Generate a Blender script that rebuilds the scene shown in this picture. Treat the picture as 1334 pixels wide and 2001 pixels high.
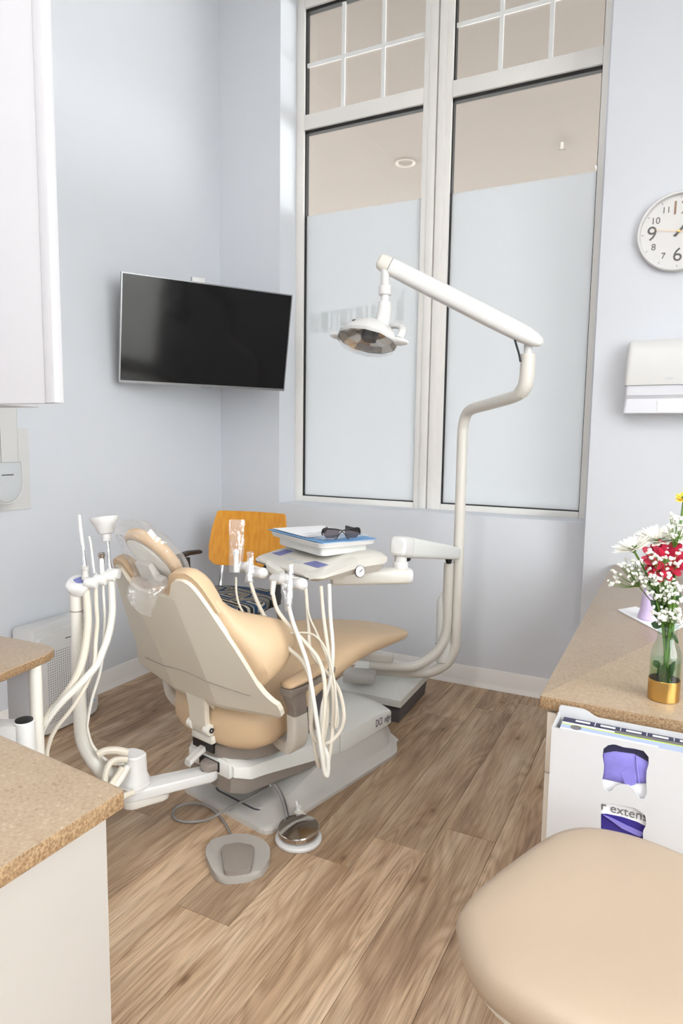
import bpy, bmesh, math, random
from math import sin, cos, pi, sqrt, atan2, radians
from mathutils import Vector, Matrix, noise

for o in list(bpy.data.objects):
    bpy.data.objects.remove(o, do_unlink=True)
scene = bpy.context.scene
COL = scene.collection
random.seed(7)

# ------------------------------------------------------------------ camera
CAM_H = 1.32
FOC = 1304.4                      # focal length in pixels of the 1334 x 2001 frame
YAW, PITCH, ROLL = -0.46655, 0.11155, 0.013756
_f = Vector((sin(YAW), cos(YAW), 0)); _r = Vector((cos(YAW), -sin(YAW), 0)); _u = Vector((0, 0, 1))
FWD = _f * cos(PITCH) - _u * sin(PITCH); _u2 = _u * cos(PITCH) + _f * sin(PITCH)
RGT = _r * cos(ROLL) + _u2 * sin(ROLL); UPV = _u2 * cos(ROLL) - _r * sin(ROLL)
CAM = Vector((0, 0, CAM_H))
cam_data = bpy.data.cameras.new('camera')
cam = bpy.data.objects.new('camera', cam_data); COL.objects.link(cam)
cam_data.sensor_fit = 'VERTICAL'; cam_data.sensor_height = 36.0; cam_data.lens = 36.0 * FOC / 2001.0
cam_data.clip_start = 0.05
cam.matrix_world = Matrix(((RGT.x, UPV.x, -FWD.x, CAM.x), (RGT.y, UPV.y, -FWD.y, CAM.y),
                           (RGT.z, UPV.z, -FWD.z, CAM.z), (0, 0, 0, 1)))
scene.camera = cam

# ------------------------------------------------------------------ world, exposure
scene.view_settings.view_transform = 'Standard'
scene.view_settings.look = 'None'
scene.view_settings.gamma = 1.0
scene.view_settings.use_curve_mapping = False
scene.view_settings.exposure = 0.03
world = bpy.data.worlds.new('daylight'); scene.world = world
world.use_nodes = True
bg = world.node_tree.nodes['Background']
bg.inputs[0].default_value = (0.94, 0.97, 1.0, 1); bg.inputs[1].default_value = 9.6
LIGHT_POWER = 14.0
DOWN_POWER = 10.0

# ------------------------------------------------------------------ measured places
def ray(x, y):
    return RGT * ((x - 667) / FOC) - UPV * ((y - 1000.5) / FOC) + FWD
def at(x, y, d):                  # a measured point at its own distance d from the lens plane
    return CAM + ray(x, y) * d
def atz(x, y, z):
    v = ray(x, y); return CAM + v * ((z - CAM_H) / v.z)
def aty(x, y, yy):
    v = ray(x, y); return CAM + v * (yy / v.y)
def atx(x, y, xx):
    v = ray(x, y); return CAM + v * (xx / v.x)

# ------------------------------------------------------------------ materials
def _n(nt, t, **kw):
    n = nt.nodes.new(t)
    for k, v in kw.items(): setattr(n, k, v)
    return n
def srgb(r, g, b):
    def c(v):
        v /= 255.0
        return v / 12.92 if v <= 0.04045 else ((v + 0.055) / 1.055) ** 2.4
    return (c(r), c(g), c(b), 1.0)
def mat(name, col, rough=0.5, metal=0.0, bump=0.0, bscale=200.0, vary=0.0, vscale=8.0, coat=0.0, spec=None, emit=None, estr=0.0, trans=0.0, alpha=1.0, ior=None, sub=0.0):
    m = bpy.data.materials.new(name); m.use_nodes = True
    nt = m.node_tree; p = nt.nodes['Principled BSDF']
    p.inputs['Base Color'].default_value = col; p.inputs['Roughness'].default_value = rough
    p.inputs['Metallic'].default_value = metal; p.inputs['Coat Weight'].default_value = coat
    if spec is not None: p.inputs['Specular IOR Level'].default_value = spec
    if emit: p.inputs['Emission Color'].default_value = emit; p.inputs['Emission Strength'].default_value = estr
    p.inputs['Transmission Weight'].default_value = trans; p.inputs['Alpha'].default_value = alpha
    if ior: p.inputs['IOR'].default_value = ior
    tc = _n(nt, 'ShaderNodeTexCoord')
    if vary > 0:
        nz = _n(nt, 'ShaderNodeTexNoise'); nz.inputs['Scale'].default_value = vscale; nz.inputs['Detail'].default_value = 4
        nt.links.new(tc.outputs['Object'], nz.inputs['Vector'])
        mx = _n(nt, 'ShaderNodeMix', data_type='RGBA', blend_type='MULTIPLY')
        mx.inputs[0].default_value = 1.0
        rp = _n(nt, 'ShaderNodeValToRGB'); rp.color_ramp.elements[0].position = 0.3; rp.color_ramp.elements[1].position = 0.7
        rp.color_ramp.elements[0].color = (1 - vary, 1 - vary, 1 - vary, 1); rp.color_ramp.elements[1].color = (1, 1, 1, 1)
        nt.links.new(nz.outputs['Fac'], rp.inputs[0]); nt.links.new(rp.outputs[0], mx.inputs[7])
        mx.inputs[6].default_value = col
        nt.links.new(mx.outputs[2], p.inputs['Base Color'])
    if bump > 0:
        nb = _n(nt, 'ShaderNodeTexNoise'); nb.inputs['Scale'].default_value = bscale; nb.inputs['Detail'].default_value = 3
        nt.links.new(tc.outputs['Object'], nb.inputs['Vector'])
        bp = _n(nt, 'ShaderNodeBump'); bp.inputs['Strength'].default_value = bump; bp.inputs['Distance'].default_value = 0.002
        nt.links.new(nb.outputs['Fac'], bp.inputs['Height']); nt.links.new(bp.outputs[0], p.inputs['Normal'])
    return m

WALL = mat('wall_paint', srgb(221, 223, 228), 0.75, bump=0.08, bscale=350)
CEIL = mat('ceiling_paint', srgb(238, 238, 238), 0.8, bump=0.05, bscale=200)
BASEB = mat('baseboard_vinyl', srgb(246, 242, 238), 0.45, vary=0.03)
FRAME = mat('window_frame_vinyl', srgb(240, 236, 231), 0.4, vary=0.02)
GASKET = mat('black_gasket', srgb(30, 28, 28), 0.6, bump=0.1)
GRID = mat('window_grid', srgb(236, 236, 234), 0.5, vary=0.02)
WHITEPL = mat('white_plastic', srgb(221, 219, 217), 0.35, vary=0.015, vscale=3)
CREAMPL = mat('cream_plastic', srgb(220, 215, 206), 0.33, vary=0.02, vscale=4)
SHELLPL = mat('taupe_white_shell_plastic', srgb(218, 210, 194), 0.38, vary=0.03, vscale=3)
LIGHTGREY = mat('light_grey_cover', srgb(232, 232, 227), 0.4, vary=0.03, vscale=3)
BASEGREY = mat('grey_base_plastic', srgb(202, 198, 192), 0.45, vary=0.04, vscale=4)
TAUPE = mat('taupe_plastic', srgb(146, 136, 128), 0.45, vary=0.05, vscale=4)
DARKGREY = mat('dark_grey_plastic', srgb(92, 90, 94), 0.5, vary=0.05)
BLACKPL = mat('black_plastic', srgb(22, 22, 24), 0.4, vary=0.1)
RUBBER = mat('black_rubber', srgb(35, 34, 34), 0.7, bump=0.2)
HOSE = mat('cream_hose', srgb(214, 205, 189), 0.4, vary=0.04)
HOSEW = mat('white_hose', srgb(222, 218, 209), 0.35, vary=0.03)
GREYCORD = mat('grey_cord', srgb(140, 136, 132), 0.5, vary=0.05)
CHROME = mat('chrome', (0.78, 0.78, 0.78, 1), 0.12, 1.0)
STEEL = mat('brushed_steel', (0.62, 0.6, 0.58, 1), 0.13, 1.0, vary=0.06)
GOLD = mat('gold_band', srgb(214, 172, 100), 0.28, 1.0, vary=0.06)
VINYL = mat('beige_upholstery', srgb(210, 181, 146), 0.5, bump=0.15, bscale=500, vary=0.03, vscale=5)
STOOLV = mat('stool_upholstery', srgb(176, 156, 135), 0.5, bump=0.12, bscale=500, vary=0.02, vscale=5)
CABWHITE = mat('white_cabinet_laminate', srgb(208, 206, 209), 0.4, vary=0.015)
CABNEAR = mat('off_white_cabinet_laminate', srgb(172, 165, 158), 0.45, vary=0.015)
CABCREAM = mat('cream_cabinet_laminate', srgb(224, 212, 196), 0.45, vary=0.02)
PURPL = mat('lilac_plastic', srgb(205, 185, 222), 0.35, vary=0.03)
BLUELAB = mat('blue_membrane_label', srgb(120, 124, 178), 0.45, vary=0.08, vscale=60)
PAPER = mat('white_paper', srgb(242, 242, 244), 0.8, bump=0.05)
BLUEPAPER = mat('blue_bib_paper', srgb(120, 164, 208), 0.8, bump=0.1, vary=0.05)
DARKTEXT = mat('dark_print', srgb(48, 48, 78), 0.6, vary=0.02)
GREYTEXT = mat('grey_print', srgb(110, 108, 108), 0.6, vary=0.02)
NAVY = mat('navy_print', srgb(40, 40, 72), 0.5, vary=0.1, vscale=40)
LIME = mat('lime_print', srgb(190, 215, 80), 0.5, vary=0.03)
PALEBLUE = mat('pale_blue_print', srgb(170, 182, 226), 0.5, vary=0.05)
RACKW = mat('white_acrylic_sheet', srgb(198, 197, 198), 0.3, vary=0.01)
GLOVE = mat('violet_glove', srgb(134, 126, 206), 0.55, bump=0.3, bscale=60, vary=0.15, vscale=40)
DEEPBLUE = mat('deep_blue_carton', srgb(48, 38, 130), 0.5, vary=0.1)
SCREEN = mat('tv_screen_glass', srgb(4, 4, 5), 0.09, spec=0.45, vary=0.05)
SILVER = mat('tv_bezel_silver', srgb(150, 150, 152), 0.3, 0.8, vary=0.05)
GREYSOAP = mat('grey_dispenser_plastic', srgb(206, 208, 210), 0.4, vary=0.02)
CLEARGREY = mat('frosted_grey_plastic', srgb(226, 226, 232), 0.4, vary=0.02)
GREENST = mat('flower_stem', srgb(92, 128, 42), 0.5, vary=0.3, vscale=60)
LEAF = mat('dark_leaf', srgb(52, 84, 40), 0.5, vary=0.3, vscale=50)
PETALW = mat('white_petal', srgb(250, 248, 238), 0.6, vary=0.04, vscale=50)
PETALR = mat('crimson_petal', srgb(196, 20, 62), 0.55, vary=0.3, vscale=60)
PETALY = mat('yellow_petal', srgb(246, 206, 66), 0.55, vary=0.1, vscale=60)
BREATH = mat('gypsophila_white', srgb(248, 247, 238), 0.7, vary=0.08, vscale=300)
WALLOUT = mat('beige_soffit', srgb(122, 112, 105), 0.85, vary=0.03, vscale=2)
CONC = mat('outside_paving', srgb(190, 186, 180), 0.9, vary=0.1)

def counter_mat():
    m = mat('speckled_beige_quartz', srgb(200, 176, 148), 0.3)
    nt = m.node_tree; p = nt.nodes['Principled BSDF']; tc = _n(nt, 'ShaderNodeTexCoord')
    a = _n(nt, 'ShaderNodeTexNoise'); a.inputs['Scale'].default_value = 190; a.inputs['Detail'].default_value = 3
    b = _n(nt, 'ShaderNodeTexVoronoi'); b.inputs['Scale'].default_value = 260
    c = _n(nt, 'ShaderNodeTexNoise'); c.inputs['Scale'].default_value = 12
    for n in (a, b, c): nt.links.new(tc.outputs['Object'], n.inputs['Vector'])
    r = _n(nt, 'ShaderNodeValToRGB'); e = r.color_ramp.elements
    e[0].position = 0.28; e[0].color = srgb(142, 120, 97); e[1].position = 0.74; e[1].color = srgb(182, 163, 140)
    x = e.new(0.42); x.color = srgb(161, 140, 117); x = e.new(0.62); x.color = srgb(166, 146, 122)
    ad = _n(nt, 'ShaderNodeMath', operation='MULTIPLY_ADD'); ad.inputs[1].default_value = 0.18; 
    nt.links.new(c.outputs['Fac'], ad.inputs[0]); nt.links.new(a.outputs['Fac'], ad.inputs[2])
    sb = _n(nt, 'ShaderNodeMath', operation='SUBTRACT'); sb.inputs[1].default_value = 0.09
    nt.links.new(ad.outputs[0], sb.inputs[0]); nt.links.new(sb.outputs[0], r.inputs[0])
    nt.links.new(r.outputs[0], p.inputs['Base Color'])
    return m
COUNTER = counter_mat()
def edge_mat():
    m = mat('worktop_edge_band', srgb(176, 142, 98), 0.5)
    nt = m.node_tree; p = nt.nodes['Principled BSDF']; tc = _n(nt, 'ShaderNodeTexCoord')
    a = _n(nt, 'ShaderNodeTexNoise'); a.inputs['Scale'].default_value = 240; a.inputs['Detail'].default_value = 3
    nt.links.new(tc.outputs['Object'], a.inputs['Vector'])
    r = _n(nt, 'ShaderNodeValToRGB'); e = r.color_ramp.elements
    e[0].position = 0.36; e[0].color = srgb(122, 94, 66); e[1].position = 0.66; e[1].color = srgb(168, 139, 105)
    nt.links.new(a.outputs['Fac'], r.inputs[0]); nt.links.new(r.outputs[0], p.inputs['Base Color'])
    return m
EDGE = edge_mat()

def wood_mat():
    m = bpy.data.materials.new('oak_vinyl_plank'); m.use_nodes = True
    nt = m.node_tree; p = nt.nodes['Principled BSDF']; p.inputs['Roughness'].default_value = 0.5
    tc = _n(nt, 'ShaderNodeTexCoord'); oi = _n(nt, 'ShaderNodeObjectInfo')
    off = _n(nt, 'ShaderNodeCombineXYZ')
    mul = _n(nt, 'ShaderNodeMath', operation='MULTIPLY'); mul.inputs[1].default_value = 57.0
    nt.links.new(oi.outputs['Random'], mul.inputs[0])
    for i in (0, 1, 2): nt.links.new(mul.outputs[0], off.inputs[i])
    add = _n(nt, 'ShaderNodeVectorMath', operation='ADD')
    nt.links.new(tc.outputs['Object'], add.inputs[0]); nt.links.new(off.outputs[0], add.inputs[1])
    def mapped(sx, sy):
        mp = _n(nt, 'ShaderNodeMapping'); mp.inputs['Scale'].default_value = (sx, sy, 1)
        nt.links.new(add.outputs[0], mp.inputs[0]); return mp.outputs[0]
    def nz(vec, scale, detail=4, dist=0.0, rough=0.55):
        n = _n(nt, 'ShaderNodeTexNoise'); n.inputs['Scale'].default_value = scale; n.inputs['Detail'].default_value = detail
        n.inputs['Distortion'].default_value = dist; n.inputs['Roughness'].default_value = rough
        nt.links.new(vec, n.inputs['Vector']); return n.outputs['Fac']
    def ramp(fac, stops):
        r = _n(nt, 'ShaderNodeValToRGB'); e = r.color_ramp.elements
        e[0].position, e[0].color = stops[0]; e[1].position, e[1].color = stops[-1]
        for s in stops[1:-1]:
            q = e.new(s[0]); q.color = s[1]
        nt.links.new(fac, r.inputs[0]); return r.outputs[0]
    def mixc(fac, a, b, mode='MIX', f=None):
        x = _n(nt, 'ShaderNodeMix', data_type='RGBA', blend_type=mode)
        if fac is None: x.inputs[0].default_value = f
        else: nt.links.new(fac, x.inputs[0])
        nt.links.new(a, x.inputs[6]); nt.links.new(b, x.inputs[7]); return x.outputs[2]
    # broad tone
    tone = nz(mapped(7, 0.9), 1.6, 5, 0.3)
    base = ramp(tone, [(0.26, srgb(152, 124, 100)), (0.42, srgb(180, 153, 126)), (0.55, srgb(200, 175, 147)), (0.72, srgb(214, 194, 170))])
    # cathedral rings : distance field in a low frequency noise, turned into bands
    low = nz(mapped(5.5, 0.8), 1.5, 1, 0.3)
    band = _n(nt, 'ShaderNodeMath', operation='MULTIPLY'); band.inputs[1].default_value = 95.0
    nt.links.new(low, band.inputs[0])
    sn = _n(nt, 'ShaderNodeMath', operation='SINE'); nt.links.new(band.outputs[0], sn.inputs[0])
    m2 = _n(nt, 'ShaderNodeMath', operation='MULTIPLY_ADD'); m2.inputs[1].default_value = 0.5; m2.inputs[2].default_value = 0.5
    nt.links.new(sn.outputs[0], m2.inputs[0])
    rings = ramp(m2.outputs[0], [(0.0, (0.80, 0.76, 0.72, 1)), (0.35, (0.93, 0.91, 0.89, 1)), (0.8, (1.0, 1.0, 1.0, 1)), (1.0, (1.07, 1.06, 1.06, 1))])
    ringmask = ramp(nz(mapped(3, 0.7), 1.1, 2), [(0.40, (0, 0, 0, 1)), (0.50, (1, 1, 1, 1))])
    # fine straight grain
    fine = ramp(nz(mapped(210, 4.5), 1.0, 5, 0.15, 0.72), [(0.36, (0.56, 0.50, 0.45, 1)), (0.47, (0.89, 0.87, 0.85, 1)), (0.54, (1.0, 0.99, 0.98, 1)), (0.68, (1.14, 1.12, 1.10, 1))])
    fine2 = ramp(nz(mapped(46, 3.5), 1.0, 3, 0.6), [(0.36, (0.85, 0.82, 0.79, 1)), (0.55, (1, 1, 1, 1))])
    c = mixc(None, base, fine, 'MULTIPLY', 0.8)
    c = mixc(None, c, fine2, 'MULTIPLY', 0.8)
    cr = mixc(None, c, rings, 'MULTIPLY', 0.9)
    c = mixc(ringmask, c, cr)
    # knots
    vo = _n(nt, 'ShaderNodeTexVoronoi', voronoi_dimensions='2D'); vo.inputs['Scale'].default_value = 1.0; vo.inputs['Randomness'].default_value = 1.0
    nt.links.new(mapped(5.6, 2.6), vo.inputs['Vector'])
    kn = ramp(vo.outputs['Distance'], [(0.0, (0.34, 0.26, 0.2, 1)), (0.03, (0.5, 0.41, 0.33, 1)), (0.07, (0.80, 0.73, 0.66, 1)), (0.2, (0.92, 0.88, 0.84, 1)), (0.36, (1, 1, 1, 1))])
    gt = _n(nt, 'ShaderNodeMath', operation='GREATER_THAN'); gt.inputs[1].default_value = 0.62
    sx_ = _n(nt, 'ShaderNodeSeparateColor'); nt.links.new(vo.outputs['Color'], sx_.inputs[0]); nt.links.new(sx_.outputs[0], gt.inputs[0])
    ck_ = mixc(None, c, kn, 'MULTIPLY', 0.95)
    c = mixc(gt.outputs[0], c, ck_)
    # plank to plank tone
    pt = ramp(oi.outputs['Random'], [(0.0, (0.78, 0.75, 0.73, 1)), (0.35, (0.9, 0.88, 0.86, 1)), (0.7, (1.02, 1.0, 0.98, 1)), (1.0, (1.14, 1.11, 1.08, 1))])
    c = mixc(None, c, pt, 'MULTIPLY', 1.0)
    nt.links.new(c, p.inputs['Base Color'])
    bp = _n(nt, 'ShaderNodeBump'); bp.inputs['Strength'].default_value = 0.25; bp.inputs['Distance'].default_value = 0.001
    nt.links.new(fine, bp.inputs['Height']); nt.links.new(bp.outputs[0], p.inputs['Normal'])
    return m
WOOD = wood_mat()
SUBFLOOR = mat('dark_subfloor', srgb(70, 54, 42), 0.8, vary=0.1)

def orange_mat():
    m = mat('orange_stained_plywood', srgb(224, 142, 28), 0.35, coat=0.2)
    nt = m.node_tree; p = nt.nodes['Principled BSDF']; tc = _n(nt, 'ShaderNodeTexCoord')
    mp = _n(nt, 'ShaderNodeMapping'); mp.inputs['Scale'].default_value = (60, 60, 3); nt.links.new(tc.outputs['Object'], mp.inputs[0])
    a = _n(nt, 'ShaderNodeTexNoise'); a.inputs['Scale'].default_value = 1.0; a.inputs['Detail'].default_value = 4; nt.links.new(mp.outputs[0], a.inputs['Vector'])
    r = _n(nt, 'ShaderNodeValToRGB'); e = r.color_ramp.elements
    e[0].position = 0.3; e[0].color = srgb(226, 146, 24); e[1].position = 0.7; e[1].color = srgb(240, 168, 48)
    nt.links.new(a.outputs['Fac'], r.inputs[0]); nt.links.new(r.outputs[0], p.inputs['Base Color'])
    return m
ORANGE = orange_mat()

def chevron_mat():
    m = mat('woven_chevron_fabric', srgb(60, 62, 70), 0.9)
    nt = m.node_tree; p = nt.nodes['Principled BSDF']; tc = _n(nt, 'ShaderNodeTexCoord')
    mp = _n(nt, 'ShaderNodeMapping'); mp.inputs['Rotation'].default_value = (0, 0, 0.4); nt.links.new(tc.outputs['Object'], mp.inputs[0])
    sp = _n(nt, 'ShaderNodeSeparateXYZ'); nt.links.new(mp.outputs[0], sp.inputs[0])
    def M(op, a, b=None, c=None):
        n = _n(nt, 'ShaderNodeMath', operation=op)
        for i, v in enumerate((a, b, c)):
            if v is None: continue
            if isinstance(v, (int, float)): n.inputs[i].default_value = v
            else: nt.links.new(v, n.inputs[i])
        return n.outputs[0]
    fx = M('PINGPONG', sp.outputs[0], 0.11)
    fy = M('PINGPONG', sp.outputs[1], 0.13)
    mx = M('MAXIMUM', M('MULTIPLY', fx, 1.0), fy)
    s = M('ADD', M('MULTIPLY', sp.outputs[1], 0.45), mx)
    w = M('PINGPONG', s, 0.0085)
    t = M('GREATER_THAN', w, 0.0048)
    x = _n(nt, 'ShaderNodeMix', data_type='RGBA'); x.inputs[6].default_value = srgb(34, 38, 46); x.inputs[7].default_value = srgb(196, 190, 172)
    nt.links.new(t, x.inputs[0]); 
    w2 = M('PINGPONG', s, 0.036); t2 = M('GREATER_THAN', w2, 0.0285)
    y = _n(nt, 'ShaderNodeMix', data_type='RGBA'); y.inputs[7].default_value = srgb(40, 72, 108)
    nt.links.new(t2, y.inputs[0]); nt.links.new(x.outputs[2], y.inputs[6]); nt.links.new(y.outputs[2], p.inputs['Base Color'])
    return m
CHEVRON = chevron_mat()

def film_mat(name, tint, amount, gloss_rough=0.08, haze=0.0):   # thin clear plastic film or sheet glass
    m = bpy.data.materials.new(name); m.use_nodes = True; nt = m.node_tree
    for n in list(nt.nodes):
        if n.type != 'OUTPUT_MATERIAL': nt.nodes.remove(n)
    out = [n for n in nt.nodes if n.type == 'OUTPUT_MATERIAL'][0]
    tr = _n(nt, 'ShaderNodeBsdfTransparent'); tr.inputs[0].default_value = tint
    gl = _n(nt, 'ShaderNodeBsdfGlossy'); gl.inputs['Roughness'].default_value = gloss_rough; gl.inputs[0].default_value = (1, 1, 1, 1)
    lw = _n(nt, 'ShaderNodeLayerWeight'); lw.inputs[0].default_value = 0.5
    pwr = _n(nt, 'ShaderNodeMath', operation='POWER'); pwr.inputs[1].default_value = 5.0; nt.links.new(lw.outputs['Facing'], pwr.inputs[0])
    sc = _n(nt, 'ShaderNodeMath', operation='MULTIPLY_ADD'); sc.inputs[1].default_value = 0.8; sc.inputs[2].default_value = 0.04 + amount
    nt.links.new(pwr.outputs[0], sc.inputs[0])
    if haze > 0:
        tc = _n(nt, 'ShaderNodeTexCoord'); nb = _n(nt, 'ShaderNodeTexNoise'); nb.inputs['Scale'].default_value = 38; nb.inputs['Detail'].default_value = 2
        nt.links.new(tc.outputs['Object'], nb.inputs['Vector'])
        bp = _n(nt, 'ShaderNodeBump'); bp.inputs['Strength'].default_value = 0.8; bp.inputs['Distance'].default_value = 0.008
        nt.links.new(nb.outputs['Fac'], bp.inputs['Height']); nt.links.new(bp.outputs[0], gl.inputs['Normal'])
    mx = _n(nt, 'ShaderNodeMixShader'); nt.links.new(sc.outputs[0], mx.inputs[0])
    base = tr.outputs[0]
    if haze > 0:
        hz = _n(nt, 'ShaderNodeBsdfTranslucent'); hz.inputs[0].default_value = (1, 1, 1, 1); hd_ = _n(nt, 'ShaderNodeBsdfDiffuse'); hd_.inputs[0].default_value = (1, 1, 1, 1)
        hm = _n(nt, 'ShaderNodeMixShader'); hm.inputs[0].default_value = 0.5; nt.links.new(hz.outputs[0], hm.inputs[1]); nt.links.new(hd_.outputs[0], hm.inputs[2])
        h2 = _n(nt, 'ShaderNodeMixShader'); h2.inputs[0].default_value = haze; nt.links.new(tr.outputs[0], h2.inputs[1]); nt.links.new(hm.outputs[0], h2.inputs[2]); base = h2.outputs[0]
    nt.links.new(base, mx.inputs[1]); nt.links.new(gl.outputs[0], mx.inputs[2]); nt.links.new(mx.outputs[0], out.inputs[0])
    return m
CLEARFILM = film_mat('clear_plastic_barrier', (0.99, 0.99, 0.99, 1), 0.07, 0.12, 0.09)
PANE = film_mat('window_glass', (0.95, 0.96, 0.95, 1), 0.0, 0.02)
VASEGL = film_mat('vase_glass', (0.80, 0.88, 0.84, 1), 0.02, 0.03)
LENSCLEAR = film_mat('clear_lens', (0.93, 0.93, 0.93, 1), 0.03, 0.04)
DARKLENS = film_mat('smoked_lens', (0.48, 0.44, 0.47, 1), 0.03, 0.04)
WATER = film_mat('vase_water', (0.80, 0.88, 0.72, 1), 0.0, 0.02)

def frost_mat():
    m = bpy.data.materials.new('frosted_window_film'); m.use_nodes = True; nt = m.node_tree
    for n in list(nt.nodes):
        if n.type != 'OUTPUT_MATERIAL': nt.nodes.remove(n)
    out = [n for n in nt.nodes if n.type == 'OUTPUT_MATERIAL'][0]
    a = _n(nt, 'ShaderNodeBsdfTranslucent'); a.inputs[0].default_value = (0.62, 0.622, 0.63, 1)
    b = _n(nt, 'ShaderNodeBsdfDiffuse'); b.inputs[0].default_value = (0.84, 0.86, 0.88, 1)
    g = _n(nt, 'ShaderNodeBsdfGlossy'); g.inputs['Roughness'].default_value = 0.25
    mx = _n(nt, 'ShaderNodeMixShader'); mx.inputs[0].default_value = 0.45
    nt.links.new(a.outputs[0], mx.inputs[1]); nt.links.new(b.outputs[0], mx.inputs[2])
    m2 = _n(nt, 'ShaderNodeMixShader'); m2.inputs[0].default_value = 0.04
    nt.links.new(mx.outputs[0], m2.inputs[1]); nt.links.new(g.outputs[0], m2.inputs[2])
    nt.links.new(m2.outputs[0], out.inputs[0]); return m
FROST = frost_mat()
LAMPGLOW = mat('lamp_diffuser', (1, 1, 1, 1), 0.5, emit=(1.0, 0.975, 0.95, 1), estr=LIGHT_POWER)
DOWNGLOW = mat('downlight_lens', (1, 1, 1, 1), 0.5, emit=(1.0, 0.95, 0.88, 1), estr=DOWN_POWER)

# ------------------------------------------------------------------ geometry helpers
WM = {}
def thing(name, label=None, cat=None, loc=(0, 0, 0), rotz=0.0, group=None, kind=None):
    o = bpy.data.objects.new(name, None); COL.objects.link(o)
    o.empty_display_size = 0.05
    m = Matrix.Translation(Vector(loc)) @ Matrix.Rotation(rotz, 4, 'Z')
    o.matrix_world = m; WM[o.name] = m
    tag(o, label, cat, group, kind); return o
def tag(o, label=None, cat=None, group=None, kind=None):
    if label: o['label'] = label
    if cat: o['category'] = cat
    if group: o['group'] = group
    if kind: o['kind'] = kind
    return o
def obj(name, bm, m, parent=None, local=False, angle=35, label=None, cat=None, group=None, kind=None, origin=None):
    me = bpy.data.meshes.new(name)
    bmesh.ops.recalc_face_normals(bm, faces=bm.faces)
    bm.to_mesh(me); bm.free()
    if angle is not None:
        for p in me.polygons: p.use_smooth = True
        me.set_sharp_from_angle(angle=radians(angle))
    for mm in (m if isinstance(m, (list, tuple)) else [m]): me.materials.append(mm)
    o = bpy.data.objects.new(name, me); COL.objects.link(o)
    if parent is not None:
        pm = WM[parent.name]
        if not local: me.transform(pm.inverted())
        o.parent = parent; WM[o.name] = pm
    else:
        if origin is not None:
            me.transform(Matrix.Translation(-Vector(origin))); o.location = Vector(origin)
            WM[o.name] = Matrix.Translation(Vector(origin))
        else: WM[o.name] = Matrix.Identity(4)
    tag(o, label, cat, group, kind); return o
def B(): return bmesh.new()
def put(bm, part, M=None):
    if M is not None: bmesh.ops.transform(part, matrix=M, verts=part.verts)
    me = bpy.data.meshes.new('tmp'); part.to_mesh(me); bm.from_mesh(me); bpy.data.meshes.remove(me); part.free(); return bm
def box(x0, x1, y0, y1, z0, z1, bev=0.0, seg=2, bm=None, M=None):
    p = B(); r = bmesh.ops.create_cube(p, size=1.0)
    bmesh.ops.scale(p, vec=(abs(x1 - x0), abs(y1 - y0), abs(z1 - z0)), verts=p.verts)
    bmesh.ops.translate(p, vec=((x0 + x1) / 2, (y0 + y1) / 2, (z0 + z1) / 2), verts=p.verts)
    if bev > 0: bmesh.ops.bevel(p, geom=list(p.edges), offset=bev, segments=seg, profile=0.5, affect='EDGES')
    return put(bm if bm else B(), p, M)
def prism(pts, h0, h1, bev=0.0, seg=2, bm=None, M=None, taper=None):
    p = B(); n = len(pts)
    lo = [p.verts.new((x, y, h0)) for x, y in pts]
    if taper: cx = sum(a for a, b in pts) / n; cy = sum(b for a, b in pts) / n
    hi = [p.verts.new((x, y, h1) if not taper else (cx + (x - cx) * taper, cy + (y - cy) * taper, h1)) for x, y in pts]
    p.faces.new(lo[::-1]); top = p.faces.new(hi)
    for i in range(n): p.faces.new((lo[i], lo[(i + 1) % n], hi[(i + 1) % n], hi[i]))
    if bev > 0:
        ed = [e for e in p.edges if abs(e.verts[0].co.z - e.verts[1].co.z) < 1e-6]
        bmesh.ops.bevel(p, geom=ed, offset=bev, segments=seg, profile=0.5, affect='EDGES')
    return put(bm if bm else B(), p, M)
def rounded(pts, r, n=5):        # round the corners of an outline; r may be a list
    out = []; N = len(pts)
    for i in range(N):
        a, b, c = Vector(pts[i - 1]), Vector(pts[i]), Vector(pts[(i + 1) % N])
        rr = r[i] if isinstance(r, (list, tuple)) else r
        if rr <= 0: out.append(tuple(b)); continue
        d1 = (a - b); d2 = (c - b)
        q = min(rr, d1.length * 0.48, d2.length * 0.48)
        p1 = b + d1.normalized() * q; p2 = b + d2.normalized() * q
        for k in range(n + 1):
            t = k / n; out.append(tuple(p1 * (1 - t) ** 2 + b * 2 * t * (1 - t) + p2 * t * t))
    return out
def lathe(prof, n=28, bm=None, M=None, cap=True):
    p = B(); rings = []
    for r, z in prof: rings.append([p.verts.new((r * cos(2 * pi * k / n), r * sin(2 * pi * k / n), z)) for k in range(n)])
    for a, b in zip(rings, rings[1:]):
        for k in range(n): p.faces.new((a[k], a[(k + 1) % n], b[(k + 1) % n], b[k]))
    if cap:
        if prof[0][0] > 1e-5: p.faces.new(rings[0][::-1])
        if prof[-1][0] > 1e-5: p.faces.new(rings[-1])
    bmesh.ops.remove_doubles(p, verts=p.verts, dist=1e-6)
    return put(bm if bm else B(), p, M)
def spline(pts, k=8):
    P = [Vector(p) for p in pts]
    if len(P) < 3: return P
    Q = [2 * P[0] - P[1]] + P + [2 * P[-1] - P[-2]]; out = []
    for i in range(1, len(Q) - 2):
        p0, p1, p2, p3 = Q[i - 1:i + 3]
        for j in range(k):
            t = j / k
            out.append(0.5 * ((2 * p1) + (p2 - p0) * t + (2 * p0 - 5 * p1 + 4 * p2 - p3) * t * t + (3 * p1 - p0 - 3 * p2 + p3) * t ** 3))
    out.append(P[-1]); return out
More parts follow.
